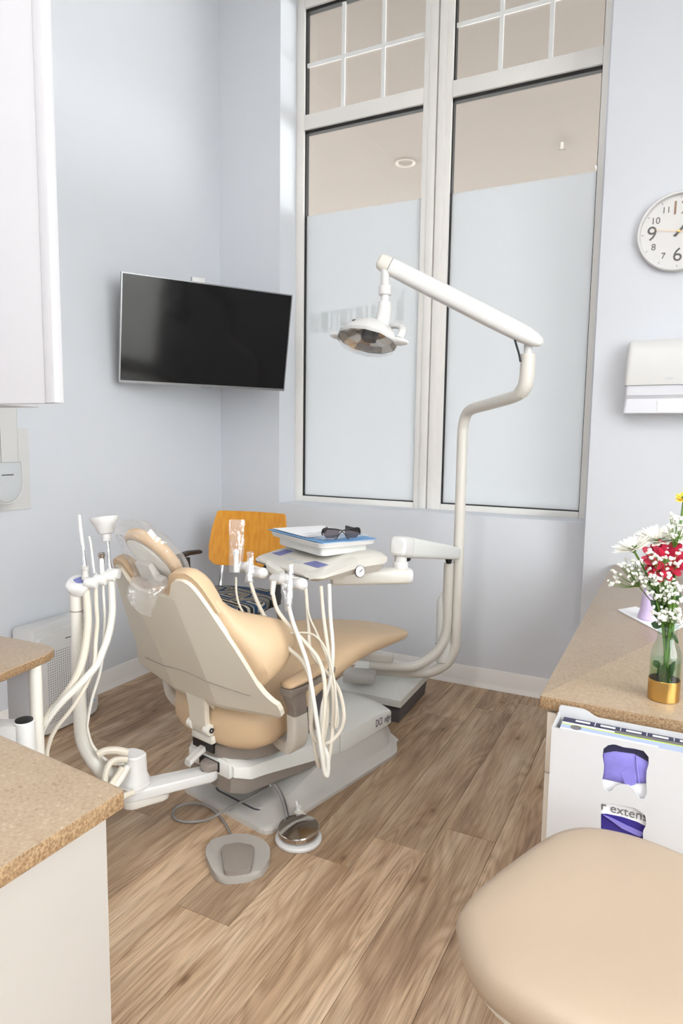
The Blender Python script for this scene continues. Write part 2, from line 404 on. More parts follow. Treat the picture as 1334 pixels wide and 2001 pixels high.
def tube(pts, r, n=12, k=8, bm=None, flat=1.0, smooth=True, cap=True):
    P = spline(pts, k) if smooth else [Vector(p) for p in pts]
    p = B(); N = len(P)
    if isinstance(r, (list, tuple)):
        R = []
        for i in range(N):
            t = i / (N - 1) * (len(r) - 1); a = int(min(t, len(r) - 2)); R.append(r[a] * (1 - (t - a)) + r[a + 1] * (t - a))
    else: R = [r] * N
    T = [(P[min(i + 1, N - 1)] - P[max(i - 1, 0)]).normalized() for i in range(N)]
    ref = Vector((0, 0, 1)) if abs(T[0].z) < 0.9 else Vector((1, 0, 0))
    nv = (ref - T[0] * ref.dot(T[0])).normalized(); rings = []
    for i in range(N):
        nv = (nv - T[i] * nv.dot(T[i]))
        nv = nv.normalized() if nv.length > 1e-6 else T[i].orthogonal().normalized()
        bv = T[i].cross(nv)
        rings.append([p.verts.new(P[i] + (nv * cos(2 * pi * j / n) + bv * sin(2 * pi * j / n) * flat) * R[i]) for j in range(n)])
    for a, b in zip(rings, rings[1:]):
        for j in range(n): p.faces.new((a[j], a[(j + 1) % n], b[(j + 1) % n], b[j]))
    if cap: p.faces.new(rings[0][::-1]); p.faces.new(rings[-1])
    return put(bm if bm else B(), p)
def loft(rings, bm=None, M=None, cap=True, closed=True):
    p = B(); V = [[p.verts.new(c) for c in r] for r in rings]; n = len(V[0])
    for a, b in zip(V, V[1:]):
        for j in range(n if closed else n - 1): p.faces.new((a[j], a[(j + 1) % n], b[(j + 1) % n], b[j]))
    if cap: p.faces.new(V[0][::-1]); p.faces.new(V[-1])
    return put(bm if bm else B(), p, M)
def sup(a, b, e=2.6, n=32):      # superellipse outline
    out = []
    for k in range(n):
        t = 2 * pi * k / n; c, s = cos(t), sin(t)
        out.append((a * math.copysign(abs(c) ** (2 / e), c), b * math.copysign(abs(s) ** (2 / e), s)))
    return out
def plate_holes(outer, holes, t, M=None, bm=None):    # flat panel with real openings, thickness t along +z
    p = B(); loops = []
    for L in [outer] + holes:
        vs = [p.verts.new((x, y, 0)) for x, y in L]
        loops.append([p.edges.new((vs[i], vs[(i + 1) % len(vs)])) for i in range(len(vs))])
    bmesh.ops.triangle_fill(p, use_beauty=True, use_dissolve=False, edges=[e for l in loops for e in l])
    r = bmesh.ops.extrude_face_region(p, geom=list(p.faces))
    bmesh.ops.translate(p, vec=(0, 0, t), verts=[g for g in r['geom'] if isinstance(g, bmesh.types.BMVert)])
    return put(bm if bm else B(), p, M)
def frame_m(o, x, y, z=None):    # matrix from an origin and two axes
    x = Vector(x).normalized(); y = Vector(y); y = (y - x * y.dot(x)).normalized(); z = x.cross(y)
    o = Vector(o)
    return Matrix(((x.x, y.x, z.x, o.x), (x.y, y.y, z.y, o.y), (x.z, y.z, z.z, o.z), (0, 0, 0, 1)))
def text(name, s, size, M, m, parent, ext=0.0004, align='CENTER', bold=0.0, shear=0.0):
    c = bpy.data.curves.new(name, 'FONT'); c.body = s; c.size = size; c.extrude = ext; c.align_x = align; c.align_y = 'CENTER'
    c.offset = bold; c.shear = shear; c.resolution_u = 3
    t = bpy.data.objects.new(name, c); COL.objects.link(t)
    me = bpy.data.meshes.new_from_object(t); bpy.data.objects.remove(t); bpy.data.curves.remove(c)
    me.name = name; me.materials.clear(); me.materials.append(m)
    o = bpy.data.objects.new(name, me); COL.objects.link(o)
    o.parent = parent; o.matrix_local = WM[parent.name].inverted() @ M
    return o
def copy_tree(o, parent=None):
    c = o.copy(); COL.objects.link(c); c.parent = parent
    for ch in list(o.children): copy_tree(ch, c)
    return c

# ================================================================== SETTING
XL, YW, YP, YF = -2.581, 3.4255, 3.238, 3.605     # left wall, window wall, pier face, window frame face
XR, YB, ZC = 1.8, -2.4, 3.93
JL, JR = -2.150, -0.398                            # window recess
SILL, HEAD = 0.915, 3.845
floor = obj('floor', box(XL - 0.1, XR + 0.1, YB - 0.1, YW + 0.35, -0.06, -0.0035), SUBFLOOR, kind='structure', label='brown oak-look vinyl plank floor')
pw, pl = 0.183, 1.22
anchor = {0: 1.92, 1: 2.079, -1: 1.74, -2: 1.363}
k0 = int(math.floor((XL + 0.828) / pw))
kk = k0
while -0.828 + kk * pw < 0.7:
    xa, xb = max(-0.828 + kk * pw, XL), min(-0.828 + (kk + 1) * pw, 0.7)
    e = anchor.get(kk, random.uniform(0, pl)); 
    while e > -1.0: e -= pl
    while e < YW:
        ya, yb = max(e, -1.0), min(e + pl, YW)
        if yb - ya > 0.02 and xb - xa > 0.01:
            c = ((xa + xb) / 2, (ya + yb) / 2, 0)
            q = obj('plank', box(xa + 0.0006, xb - 0.0006, ya + 0.0006, yb - 0.0006, -0.0035, 0.0, 0.0008, 1), WOOD, floor, angle=None)
            q.data.transform(Matrix.Translation(-Vector(c))); q.location = c
        e += pl
    kk += 1
obj('wall_left', box(XL - 0.12, XL, YB - 0.1, YW + 0.35, 0, ZC), WALL, kind='structure', label='pale grey-blue wall behind the television')
# window wall with recess : below, above, left, right
wf = B()
box(XL, XR, YW, YW + 0.32, 0, SILL, bm=wf); box(XL, XR, YW, YW + 0.32, HEAD, ZC, bm=wf)
box(XL, JL, YW, YW + 0.32, SILL, HEAD, bm=wf); box(JR, XR, YW, YW + 0.32, SILL, HEAD, bm=wf)
obj('wall_front', wf, WALL, kind='structure', angle=None, label='pale grey wall around the tall windows')
obj('wall_pier', box(-0.371, 0.62, YP, YW, 0, ZC, 0.004, 2), WALL, kind='structure', label='pale grey wall pier carrying the clock')
wr = B(); DY0, DY1, DZ0, DZ1 = -1.3, 1.56, 0.45, 3.3
box(XR, XR + 0.12, YB - 0.1, DY0, 0, ZC, bm=wr); box(XR, XR + 0.12, DY1, YW + 0.35, 0, ZC, bm=wr); box(XR, XR + 0.12, DY0, DY1, DZ1, ZC, bm=wr); box(XR, XR + 0.12, DY0, DY1, 0, DZ0, bm=wr)
obj('wall_right', wr, WALL, kind='structure', angle=None, label='pale grey wall on the right')
d1 = thing('window_3', 'wide daylight window in the right wall', None, (XR + 0.04, DY0, DZ0), kind='structure')
df = B(); box(XR + 0.03, XR + 0.08, DY0, DY0 + 0.05, DZ0, DZ1, bm=df); box(XR + 0.03, XR + 0.08, DY1 - 0.05, DY1, DZ0, DZ1, bm=df); box(XR + 0.03, XR + 0.08, DY0, DY1, DZ1 - 0.05, DZ1, bm=df); box(XR + 0.03, XR + 0.08, DY0, DY1, DZ0, DZ0 + 0.05, bm=df); box(XR + 0.03, XR + 0.08, 0.10, 0.16, DZ0, DZ1, bm=df)
obj('window_frame', df, FRAME, d1, angle=None)
for ya, yb in ((DY0 + 0.05, 0.10), (0.16, DY1 - 0.05)): obj('pane', box(XR + 0.05, XR + 0.056, ya, yb, DZ0 + 0.05, DZ1 - 0.05), PANE, d1, angle=None)
obj('wall_back', box(XL - 0.1, XR + 0.1, YB - 0.12, YB, 0, ZC), WALL, kind='structure', label='pale grey wall behind the viewer')
obj('ceiling', box(XL - 0.1, XR + 0.1, YB - 0.1, YW + 0.35, ZC, ZC + 0.1), CEIL, kind='structure', label='white ceiling')
# window sill : thin white shelf in the recess
obj('trim_1', box(JL, JR, YW + 0.002, YF + 0.01, SILL - 0.001, SILL + 0.006, 0.002, 1), WALL, kind='structure', label='painted sill of the window recess')
def baseboard(name, prof_dir, a, b, lab):
    # cove base: 105 mm high with a small flared toe
    prof = [(0, 0.0), (0.014, 0.0), (0.013, 0.006), (0.006, 0.018), (0.0035, 0.03), (0.0035, 0.104), (0.0025, 0.106), (0, 0.106)]
    a, b = Vector(a), Vector(b); d = Vector(prof_dir)
    return obj(name, loft([[a + d * x + Vector((0, 0, z)) for x, z in prof], [b + d * x + Vector((0, 0, z)) for x, z in prof]]), BASEB, kind='structure', label=lab)
baseboard('baseboard_left', (1, 0, 0), (XL, -1.0, 0), (XL, YW, 0), 'cream cove baseboard along the wall under the television')
baseboard('baseboard_front', (0, -1, 0), (XL + 0.01, YW, 0), (-0.371, YW, 0), 'cream cove baseboard below the windows')

# ---- windows
G = [(-2.098, -1.356), (-1.194, -0.447)]
def window(name, x0, x1, glab, first):
    w = thing(name, glab, None, (0.5 * (x0 + x1), YF, SILL), kind='structure')
    gl, gr = x0, x1
    f = B()
    lo, hi = (JL, -1.279) if first else (-1.271, JR)
    y0, y1 = YF, YF + 0.06
    box(lo, gl, y0, y1, SILL, HEAD, 0.004, 2, f)             # jamb stile
    box(gr, hi, y0, y1, SILL, HEAD, 0.004, 2, f)
    box(gl, gr, y0, y1, SILL, 0.953, 0.004, 2, f)
    box(gl, gr, y0, y1, 3.118, 3.200, 0.004, 2, f)
    box(gl, gr, y0, y1, 3.786, HEAD, 0.004, 2, f)
    obj('window_frame', f, FRAME, w)
    # stops along the centre mullion
    if first: obj('mullion_bead', box(-1.322, -1.279, YF - 0.006, YF + 0.002, SILL + 0.006, HEAD, 0.003, 2), FRAME, w)
    else: obj('mullion_bead', box(-1.271, -1.228, YF - 0.006, YF + 0.002, SILL + 0.006, HEAD, 0.003, 2), FRAME, w)
    for (za, zb, nm) in ((0.953, 3.118, 'lower_gasket'), (3.200, 3.786, 'upper_gasket')):
        g = B(); t = 0.007; yy0, yy1 = YF + 0.016, YF + 0.05
        tt = 0.018
        box(gl, gl + t, yy0, yy1, za, zb, bm=g); box(gr - t * 0.6, gr, yy0, yy1, za, zb, bm=g)
        box(gl, gr, yy0, yy1, za, za + t * 0.8, bm=g); box(gl, gr, yy0, yy1, zb - tt, zb, bm=g)
        obj(nm, g, GASKET, w)
        obj('pane', box(gl, gr, YF + 0.034, YF + 0.040, za, zb), PANE, w, angle=None)
    obj('frosted_film', box(gl + 0.007, gr - 0.004, YF + 0.0315, YF + 0.0335, 0.956, 2.637), FROST, w, angle=None, label='frosted privacy film on the lower pane')
    zz = [3.481]; xs = [gl + (gr - gl) * 0.327, gl + (gr - gl) * 0.663]
    obj('muntin', box(gl, gr, YF + 0.021, YF + 0.032, 3.481 - 0.011, 3.481 + 0.011, 0.002, 1), GRID, w)
    for x in xs: obj('muntin', box(x - 0.011, x + 0.011, YF + 0.0205, YF + 0.0325, 3.2, 3.786, 0.002, 1), GRID, w)
    return w
w1 = window('window_1', *G[0], 'tall white-framed window nearest the television, lower pane frosted', True)
w2 = window('window_2', *G[1], 'tall white-framed window behind the lamp post, lower pane frosted', False)
# faint strokes of a sign applied to the outside of the glass, seen through the film
sg = B()
xx = -2.06
for wd, ht, gp in ((0.022, 0.12, .012), (.016, .115, .022), (.05, .12, .014), (.016, .12, .02), (.016, .12, .014), (.045, .12, .018), (.016, .12, .026), (.04, .12, .02), (.016, .12, .02), (.03, .12, .02)):
    box(xx, xx + wd, YF + 0.0336, YF + 0.0339, 1.945 + (xx + 2.06) * 0.05, 1.945 + ht + (xx + 2.06) * 0.05, bm=sg); xx += wd + gp
box(-1.50, -1.455, YF + 0.0336, YF + 0.0339, 1.985, 2.10, bm=sg); box(-1.475, -1.455, YF + 0.0336, YF + 0.0339, 2.1, 2.15, bm=sg)
obj('sign_strokes', sg, film_mat('sign_vinyl', (0.80, 0.81, 0.80, 1), 0.0, 0.3), w1, angle=None, label='faint grey sign strokes seen through the frosted film')
# ---- outside: covered porch
soffit = obj('soffit', box(-9, 6, YW + 0.36, 11, 4.02, 4.1), WALLOUT, kind='structure', label='beige porch ceiling outside the windows')
obj('ground', box(-14, 14, -14, 22, -0.3, -0.2), CONC, kind='structure', label='pale paving outside')
can = thing('porch_downlight', 'small round recessed light in the porch ceiling outside', 'light', tuple(atz(792, 317, 4.02)))
cp = atz(792, 317, 4.02); Mx = Matrix.Translation((cp.x, cp.y, 4.02)) @ Matrix.Rotation(pi, 4, 'X')
obj('trim_ring', lathe([(0.10, 0.0), (0.10, 0.012), (0.085, 0.014), (0.07, -0.0), (0.07, -0.02)], 28, M=Mx, cap=False), mat('downlight_ring', srgb(150, 140, 131), 0.6, vary=0.03), can)
obj('reflector', lathe([(0.069, 0.0), (0.05, -0.012), (0.0, -0.014)], 28, M=Mx, cap=False), mat('downlight_reflector', srgb(104, 96, 90), 0.5, vary=0.05), can)
cp = atz(1098, 278, 4.02)
sp_ = thing('porch_sprinkler', 'tiny pale fixture hanging from the porch ceiling', 'fixture', tuple(cp))
obj('stem', tube([cp, cp - Vector((0, 0, 0.07))], 0.012, 10), BASEGREY, sp_); obj('deflector', lathe([(0.0, 0), (0.035, 0.0), (0.035, 0.006), (0, 0.008)], 16, M=Matrix.Translation(cp - Vector((0, 0, 0.078)))), WALLOUT, sp_)

# ---- ceiling troffers and downlights (the room's own lamps, above the picture)
def troffer(x, y, lab, w=0.6, l=1.2):
    t = thing('ceiling_light', lab, 'ceiling light', (x, y, ZC), group='ceiling lights')
    f = B()
    for a, b, c, d in ((-w / 2, -w / 2 + .03, -l / 2, l / 2), (w / 2 - .03, w / 2, -l / 2, l / 2), (-w / 2, w / 2, -l / 2, -l / 2 + .03), (-w / 2, w / 2, l / 2 - .03, l / 2)):
        box(x + a, x + b, y + c, y + d, ZC - 0.02, ZC, bm=f)
    obj('light_frame', f, WHITEPL, t)
    obj('diffuser', box(x - w / 2 + .03, x + w / 2 - .03, y - l / 2 + .03, y + l / 2 - .03, ZC - 0.012, ZC - 0.006), LAMPGLOW, t, angle=None)
for x, y, lab in ((-0.62, -0.3, 'flat white ceiling panel light above the viewer'), (-0.62, -1.6, 'flat white ceiling panel light near the back wall'), (0.7, -0.9, 'flat white ceiling panel light by the daylight window')):
    troffer(x, y, lab)

# ================================================================== DENTAL CHAIR
CO = Vector((-1.36, 1.81, 0)); CANG = 0.2147
chair = thing('dental_chair', 'beige upholstered dental treatment chair with pale plastic back shell', 'dental chair', CO, -CANG)
CM = WM[chair.name]
def cw(v, u, z): return CM @ Vector((v, u, z))
def cpart(name, bm, m, parent=None, **k): return obj(name, bm, m, parent or chair, local=True, **k)

# base plate with raised skirts
def plate_ring(u, hw, h, t):
    # t: 0 flat .. 1 full skirt
    P = []
    a = [(hw, 0.0), (hw, 0.012), (hw - 0.012, 0.018), (hw - 0.03 - 0.012 * t, 0.018 + 0.012 * t), (hw - 0.055, 0.018 + 0.035 * t), (hw - 0.075, 0.018 + (h - 0.03) * t), (hw - 0.082, 0.018 + (h - 0.018) * t)]
    for v, z in a: P.append((v, u, z))
    for v, z in a[::-1]: P.append((-v, u, z))
    return P
rings = []
for u, hw, t in ((-0.012, 0.19, 0), (-0.006, 0.212, 0), (0.012, 0.225, 0), (0.04, 0.229, 0), (0.12, 0.229, 0.12), (0.22, 0.229, 0.45), (0.32, 0.229, 0.8), (0.42, 0.229, 1), (0.70, 0.229, 1), (0.745, 0.224, 1), (0.775, 0.21, 1), (0.80, 0.19, 1), (0.825, 0.172, 1), (0.85, 0.165, 1)):
    rings.append(plate_ring(u, hw, 0.10, t))
cpart('base_plate', loft(rings), BASEGREY)
cpart('plate_well', prism(rounded([(-0.13, 0.05), (0.13, 0.05), (0.13, 0.34), (-0.13, 0.34)], 0.045), 0.0185, 0.021, 0.001, 1), DARKGREY)
cpart('plate_panel', prism(rounded([(-0.122, 0.058), (0.122, 0.058), (0.122, 0.332), (-0.122, 0.332)], 0.04), 0.0195, 0.0235, 0.0015, 1), BASEGREY)
# front fixed cover and rear lift cover
def cov(u, hw, zb, zt, crest, inset=0.11):
    r = [(hw, zb), (hw, zt - 0.008), (hw - 0.003, zt - 0.003), (hw - 0.010, zt), (hw - inset * 0.5, zt + (crest - zt) * 0.72), (hw - inset, crest)]
    return [(v, u, z) for v, z in r] + [(-v, u, z) for v, z in r[::-1]]
fc = [cov(0.464, 0.150, 0.06, 0.166, 0.205), cov(0.50, 0.152, 0.09, 0.166, 0.214), cov(0.60, 0.154, 0.094, 0.168, 0.222), cov(0.70, 0.155, 0.098, 0.170, 0.215), cov(0.76, 0.154, 0.1, 0.168, 0.200), cov(0.80, 0.152, 0.1, 0.162, 0.180), cov(0.815, 0.146, 0.1, 0.152, 0.160)]
fcv = cpart('front_cover', loft(fc), LIGHTGREY, label='pale grey front base cover with lettering')
text('lettering', 'DCI', 0.046, CM @ frame_m((0.1565, 0.712, 0.134), (0, 1, 0), (0, 0, 1)) @ Matrix.Diagonal((0.62, 1, 1, 1)), DARKTEXT, fcv, bold=-0.0004)
text('lettering', 'edge', 0.042, CM @ frame_m((0.1565, 0.772, 0.133), (0, 1, 0), (0, 0, 1)) @ Matrix.Diagonal((0.56, 1, 1, 1)), DARKTEXT, fcv, bold=-0.0006, shear=0.25)
lc = [cov(-0.058, 0.118, 0.188, 0.226, 0.244, 0.08), cov(-0.022, 0.149, 0.180, 0.224, 0.246), cov(-0.01, 0.153, 0.176, 0.222, 0.246), cov(0.05, 0.153, 0.168, 0.216, 0.246), cov(0.20, 0.153, 0.140, 0.198, 0.236), cov(0.35, 0.153, 0.112, 0.180, 0.220), cov(0.458, 0.152, 0.094, 0.167, 0.206)]
cpart('lift_cover', loft(lc), LIGHTGREY)
lu = [[(-w, u, z0), (w, u, z0), (w + .004, u, z0 + .012), (w + .008, u, z1), (-w - .008, u, z1), (-w - .004, u, z0 + .012)] for u, w, z0, z1 in ((-0.062, 0.10, 0.130, 0.184), (-0.03, 0.128, 0.124, 0.182), (-0.01, 0.134, 0.120, 0.178), (0.15, 0.134, 0.104, 0.152), (0.30, 0.132, 0.082, 0.124), (0.45, 0.130, 0.06, 0.10))]
cpart('lift_arm', loft(lu), TAUPE)
cpart('rear_cover', box(-0.105, 0.105, -0.066, 0.0, 0.178, 0.232, 0.006), LIGHTGREY)
cpart('slot', box(-0.05, 0.055, -0.0695, -0.02, 0.188, 0.224, 0.002, 1), BLACKPL)
# taupe seat pan with dark recess and levers
sp = [(0.168 * cos(t), 0.115 + 0.188 * sin(t)) for t in [pi + k * pi / 18 for k in range(19)]]
sp += [(0.15, 0.34), (-0.15, 0.34)]
cpart('seat_pan', prism(sp, 0.236, 0.284, 0.008, 2), TAUPE)
cpart('recess', box(-0.075, 0.035, -0.076, -0.03, 0.25, 0.305, 0.002, 1), BLACKPL)
cpart('recline_lever', loft([[(x, y, z) for x, y, z in ((-0.012 + dx, -0.02 - t * 0.115, 0.276 - 0.045 * t * t), (0.012 + dx, -0.02 - t * 0.115, 0.276 - 0.045 * t * t), (0.016 + dx, -0.02 - t * 0.115, 0.264 - 0.045 * t * t), (0.012 + dx, -0.02 - t * 0.115, 0.256 - 0.045 * t * t), (-0.012 + dx, -0.02 - t * 0.115, 0.256 - 0.045 * t * t), (-0.016 + dx, -0.02 - t * 0.115, 0.264 - 0.045 * t * t))] for t, dx in ((0, -0.015), (0.35, -0.018), (0.7, -0.022), (0.93, -0.026), (1.0, -0.028))]), BASEGREY)

# seat and leg cushion
def seat_ring(u, hw, zt, zb, e=3.2, n=40):
    h = (zt - zb) / 2; zc = (zt + zb) / 2
    return [(x, u, zc + y) for x, y in sup(hw, h, e, n)]
SR = [(-0.092, 0.05, 0.375, 0.325), (-0.085, 0.12, 0.405, 0.300), (-0.065, 0.185, 0.435, 0.290), (-0.03, 0.225, 0.462, 0.280), (0.02, 0.242, 0.482, 0.280), (0.06, 0.247, 0.49, 0.288), (0.10, 0.25, 0.497, 0.312), (0.15, 0.251, 0.503, 0.352), (0.20, 0.251, 0.510, 0.388), (0.25, 0.249, 0.520, 0.41), (0.32, 0.245, 0.535, 0.428), (0.40, 0.237, 0.549, 0.442), (0.50, 0.224, 0.556, 0.452), (0.60, 0.209, 0.548, 0.452), (0.70, 0.192, 0.532, 0.447), (0.80, 0.172, 0.511, 0.440), (0.88, 0.154, 0.493, 0.434), (0.94, 0.136, 0.478, 0.430), (0.98, 0.115, 0.467, 0.428), (1.005, 0.085, 0.458, 0.428), (1.018, 0.045, 0.450, 0.431)]
cpart('seat_cushion', loft([seat_ring(*r) for r in SR]), VINYL, angle=60)
cpart('leg_rest_plate', loft([[(-w, u, z - .016), (w, u, z - .016), (w + .01, u, z), (-w - .01, u, z)] for u, w, z in ((0.22, 0.16, 0.405), (0.45, 0.15, 0.455), (0.8, 0.105, 0.443), (0.90, 0.085, 0.437))]), CREAMPL)
cpart('seat_post', box(-0.07, 0.07, 0.12, 0.46, 0.20, 0.40, 0.02), DARKGREY)

# back shell (in its own leaning plane)
LEAN = 0.427
BX = Vector((1, 0, 0)); BY = Vector((0, -LEAN, 1)).normalized(); BN = Vector((0, 1, LEAN)).normalized()   # BN: towards the patient
B0 = Vector((0, -0.085, 0.42))
def bk(v, z, n=0.0):             # shell coordinates by height z
    s = (z - 0.42) / BY.z
    return B0 + BX * v + BY * s + BN * n
VF = 0.11
def shell_depth(v, z):           # flat centre panel, side panels turned forward
    a = abs(v); e = max(0.0, a - VF)
    return -0.020 + 0.17 * e + (0.35 * max(0.0, 0.47 - z))
# grid based shell : rows by height, columns by fraction of the local half width
OUT = [(0.400, 0.042), (0.436, 0.046), (0.446, 0.062), (0.452, 0.15), (0.456, 0.345), (0.470, 0.362), (0.49, 0.364), (0.510, 0.360), (0.519, 0.345), (0.530, 0.334), (0.545, 0.322), (0.57, 0.310), (0.63, 0.294), (0.69, 0.276), (0.752, 0.254), (0.82, 0.230), (0.843, 0.221)]
def row(z, hw, n0):
    vf = min(VF, hw * 0.6)
    vs = [-hw + (hw - vf) * k / 5 for k in range(5)] + [-vf + 2 * vf * k / 4 for k in range(4)] + [vf + (hw - vf) * k / 5 for k in range(6)]
    return [bk(v, z, n0 + shell_depth(v, z)) for v in vs]
def shell_solid(rows_back, rows_front):
    p = B(); R = [a + b[::-1] for a, b in zip(rows_back, rows_front)]
    return loft(R)
TH = 0.016
sb = shell_solid([row(z, hw, 0) for z, hw in OUT], [row(z, hw, TH) for z, hw in OUT])
for sgn in (1, -1):              # the two shoulders beside the head-rest notch
    ear = []
    for z, a, b in ((0.843, 0.070, 0.221), (0.856, 0.096, 0.2155), (0.872, 0.110, 0.208), (0.886, 0.118, 0.199), (0.896, 0.126, 0.189), (0.903, 0.137, 0.176), (0.905, 0.145, 0.167)):
        vs = [a + (b - a) * k / 6 for k in range(7)]
        ear.append([bk(sgn * v, z, shell_depth(v, z)) for v in vs] + [bk(sgn * v, z, TH + shell_depth(v, z)) for v in vs[::-1]])
    loft(ear, sb)
bshell = cpart('back_shell', sb, SHELLPL, angle=7)
# raised centre panel of the shell and the crease above its lower edge
cpart('crease', tube([bk(v, 0.545 + 0.035 * (1 - (v / 0.3) ** 2) * 0 + 0.02 * cos(v * 9), -0.001 + shell_depth(v, 0.55)) for v in [-0.27 + 0.54 * k / 14 for k in range(15)]], 0.0014, 6, 2), TAUPE, bshell)
# back cushion : thick pad with forward lobes (lumbar wings)
def cush_row(z, hw, t, wing, m=23):
    bkr = []; fr = []
    for k in range(m):
        x = 2 * k / (m - 1) - 1; v = hw * x
        d = shell_depth(v * 0.97, z) + TH - 0.002
        edge = (1 - abs(x) ** 6)
        bkr.append(bk(v, z, d - (0.0 if abs(x) < 0.999 else -0.012)))
        f = t * (0.35 + 0.65 * edge) + wing * (0.5 - 0.5 * cos(pi * min(1.0, max(0.0, (abs(x) - 0.45) / 0.42)))) * (1 if abs(x) < 0.9 else 1 - ((abs(x) - 0.9) / 0.1) ** 2 * 0.45)
        fr.append(bk(v, z, d + f))
    return bkr + fr[::-1]
CR = [(0.50, 0.15, 0.03, 0.0), (0.52, 0.24, 0.05, 0.02), (0.545, 0.30, 0.065, 0.075), (0.575, 0.335, 0.07, 0.125), (0.605, 0.342, 0.07, 0.15), (0.64, 0.336, 0.07, 0.15), (0.675, 0.322, 0.07, 0.125), (0.71, 0.303, 0.068, 0.085), (0.745, 0.276, 0.066, 0.045), (0.78, 0.262, 0.064, 0.018), (0.82, 0.246, 0.06, 0.005), (0.855, 0.232, 0.055, 0)]
cb = loft([cush_row(*r) for r in CR])
for sgn in (1, -1):
    ear = []
    for z, a, b, t in ((0.800, 0.06, 0.252, 0.05), (0.830, 0.058, 0.242, 0.056), (0.850, 0.060, 0.235, 0.057), (0.875, 0.085, 0.226, 0.055), (0.895, 0.100, 0.215, 0.05), (0.912, 0.112, 0.20, 0.042), (0.922, 0.128, 0.182, 0.03)):
        vs = [a + (b - a) * k / 8 for k in range(9)]; zf = -0.004
        ear.append([bk(sgn * v, z, TH + zf + shell_depth(v, z)) for v in vs] + [bk(sgn * v, z, TH + shell_depth(v, z) + t * (1 - abs(2 * k / 8 - 1) ** 4 * 0.5)) for k, v in list(enumerate(vs))[::-1]])
    loft(ear, cb)
cpart('back_cushion', cb, VINYL, angle=60)
# tongue and hinge
cpart('hinge_tongue', loft([[(-w, u, z), (w, u, z), (w, u + 0.02, z), (-w, u + 0.02, z)] for z, w, u in ((0.48, 0.05, -0.128), (0.45, 0.046, -0.122), (0.41, 0.041, -0.117), (0.37, 0.040, -0.114), (0.335, 0.040, -0.110), (0.33, 0.038, -0.106))]), SHELLPL)
hg = B(); box(-0.045, 0.06, -0.104, -0.04, 0.300, 0.328, 0.004, bm=hg)
Mh = frame_m((0, -0.100, 0.348), (0, 1, 0), (0, 0, 1))
lathe([(0.018, -0.056), (0.019, -0.055), (0.019, -0.034), (0.018, -0.033)], 20, hg, Mh); lathe([(0.019, 0.03), (0.019, 0.052), (0.017, 0.055)], 20, hg, Mh)
hinge = cpart('hinge', hg, CREAMPL)
cpart('hinge_bolt', lathe([(0.009, 0.054), (0.009, 0.058), (0.004, 0.058), (0.004, 0.05), (0.0, 0.05)], 14, M=Mh, cap=False), BLACKPL, hinge)

# head rest : tilted pad, shell and carrier
HC = Vector((-0.005, -0.282, 0.945)); HX = Vector((1, 0, 0)); HY = Vector((0, -0.66, 0.751)).normalized(); HN = HX.cross(HY) * -1
if HN.z < 0: HN = -HN
def hd(a, b, n): return HC + HX * a + HY * b + HN * n
def head_ring(sa, sb_, n): return [hd(x, y, n) for x, y in sup(sa, sb_, 2.25, 40)]
cpart('headrest_pad', loft([head_ring(0.05, 0.06, 0.042), head_ring(0.07, 0.082, 0.040), head_ring(0.083, 0.097, 0.034), head_ring(0.091, 0.105, 0.024), head_ring(0.092, 0.106, 0.012), head_ring(0.087, 0.100, 0.002), head_ring(0.077, 0.09, -0.004), head_ring(0.068, 0.08, -0.002)]), VINYL, angle=60)
hs = cpart('headrest_shell', loft([head_ring(0.075, 0.088, -0.001), head_ring(0.073, 0.086, -0.006), head_ring(0.06, 0.07, -0.011), head_ring(0.03, 0.03, -0.013)]), LIGHTGREY, angle=50)
cpart('shell_seam', tube([hd(0.076 * cos(t), 0.089 * sin(t), -0.004) for t in [2 * pi * k / 40 for k in range(41)]], 0.0025, 6, 1), TAUPE, hs)
hk = B(); box(-0.03, 0.03, -0.03, 0.03, -0.04, -0.008, 0.012, 3, hk, frame_m(hd(-0.02, 0.03, 0), HX, HY))
cpart('tilt_knob', hk, CREAMPL); 
cpart('headrest_stalk', loft([[hd(-0.05, 0.0, -0.03) + Vector((0, 0, 0)), hd(0.02, 0.0, -0.03), hd(0.02, 0.0, -0.012), hd(-0.05, 0.0, -0.012)], [hd(-0.045, -0.05, -0.045), hd(0.025, -0.05, -0.045), hd(0.025, -0.05, -0.02), hd(-0.045, -0.05, -0.02)], [bk(-0.036, 0.875, 0.006), bk(0.036, 0.875, 0.006), bk(0.036, 0.875, 0.03), bk(-0.036, 0.875, 0.03)], [bk(-0.036, 0.83, 0.01), bk(0.036, 0.83, 0.01), bk(0.036, 0.83, 0.03), bk(-0.036, 0.83, 0.03)]]), BASEGREY)

